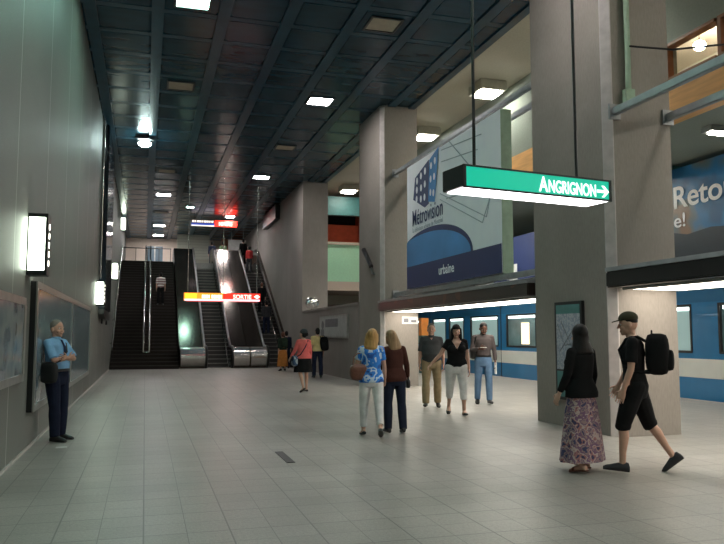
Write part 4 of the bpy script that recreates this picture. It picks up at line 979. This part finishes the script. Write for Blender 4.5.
# 9, 10 pair farther back
p = person('woman in pink top, black skirt and dark hat walking away', (4.1, 19.4, 0), R(16), 1.66, True, w=1.22, legs=((8, 0), (-10, -28)), fpitch=(0, 24), head=(20, 0, 0),
           arms=(((.2, .0, -1), (.12, .25, -1)), ((-.35, .2, -1), (-.2, .5, -.7))), top=('pink', .95, .92, .01), bottom=('skirt', 'black_cloth', .55, .06), hair=('bun', 'hairblack', ('hat', 'hat_grey')), shoe_kind='flat')
handbag(p, 'blue and grey bag slung at the left hip of the woman in pink', 'bagblue', p.T(-.27, .02, .72), .36, .14, .28, R(75), strp=[(-.26, .05, .98), (-.17, .17, 1.15), (0, .17, 1.33), (.1, .04, 1.475), (.1, -.09, 1.44), (-.02, -.145, 1.25), (-.16, -.14, 1.05), (-.26, .0, .96)], sm='darkblue')
p = person('man in pale yellow shirt and dark trousers walking away past the low wall', (5.9, 25.5, 0), R(-4), 1.75, legs=((-3, -12), (5, 0)), fpitch=(8, 0), top=('yellow_cloth', .5, .9, .01), bottom=('pants', 'darkblue', 1.0, 1.1))
backpack(p, 'black backpack slung on the right shoulder of the man in yellow', 'black_cloth', .3, .2, .5, (.24, -.2, .95), R(-6), 1)
# 11.. people at the escalators
p = person('woman in dark top and long orange skirt nearing the escalator', (5.62, 30.8, 0), R(5), 1.64, True, legs=((4, 1), (-3, -9)), fpitch=(0, 7), top=('darkgreen', .8, .9), bottom=('skirt', 'orange_cloth', .2, .065), hair=('short', 'hairred'), fine=False)
backpack(p, 'dark green backpack on the woman in the orange skirt', 'darkgreen', .28, .16, .4, (0, -.2, 1.06))
person('person in dark blue clothes just before the right escalator', (6.22, 33.2, 0), R(0), 1.7, top=('darkblue', .95, .9), bottom=('pants', 'darkblue', 1, 1.1), fine=False)
ye = lambda y: YE + (math.floor((y - YE) / ((YT - YE) / 30)) + .3) * (YT - YE) / 30
ze = lambda y: (math.floor((y - YE) / ((YT - YE) / 30)) + 1) * ZL / 30 - .005
p = person('rider in dark grey jacket low on the right escalator', (6.05, ye(38.2), ze(38.2)), R(0), 1.74, legs=((3, 0), (3, 0)), top=('darkgrey', .95, .85), bottom=('pants', 'darkblue', 1, 1.15), fine=False)
person('rider with reddish hair next up the right escalator from the grey jacket', (6.1, ye(39.9), ze(39.9)), R(0), 1.66, legs=((3, 0), (3, 0)), top=('black_cloth', .95, .9), bottom=('pants', 'black_cloth', 1, 1.1), hair=('short', 'hairred'), fine=False)
person('rider in dark red top near the top of the right escalator', (5.98, ye(44.6), ze(44.6)), R(0), 1.66, True, legs=((3, 0), (3, 0)), top=('red_cloth', .9, .9), bottom=('pants', 'darkgrey', 1, 1.1), fine=False)
person('person in black stepping off at the top of the right escalator', (5.85, 46.3, ZL + .02), R(0), 1.72, top=('black_cloth', .95, .9), bottom=('pants', 'black_cloth', 1, 1.1), fine=False)
person('person in dark clothes on the upper landing left of the green jacket', (4.05, 48.0, ZL), R(0), 1.72, top=('darkblue', .95, .9), bottom=('pants', 'jeans_blue', 1, 1.1), fine=False)
person('person in green jacket on the upper landing', (4.75, 48.0, ZL), R(0), 1.76, top=('green_cloth', .95, .85), bottom=('pants', 'darkgreen', 1, 1.1), fine=False)
yk = 39.5; kz = math.floor((yk - 34) / GO) + 1
person('person in striped top and dark trousers climbing the stairs', (.73, 34 + (kz - .72) * GO, kz * RI + .005), R(0), 1.68, legs=((4, 0), (4, 0)), top=('stripeshirt', .5, .9), bottom=('pants', 'black_cloth', 1, 1.1), fine=False)
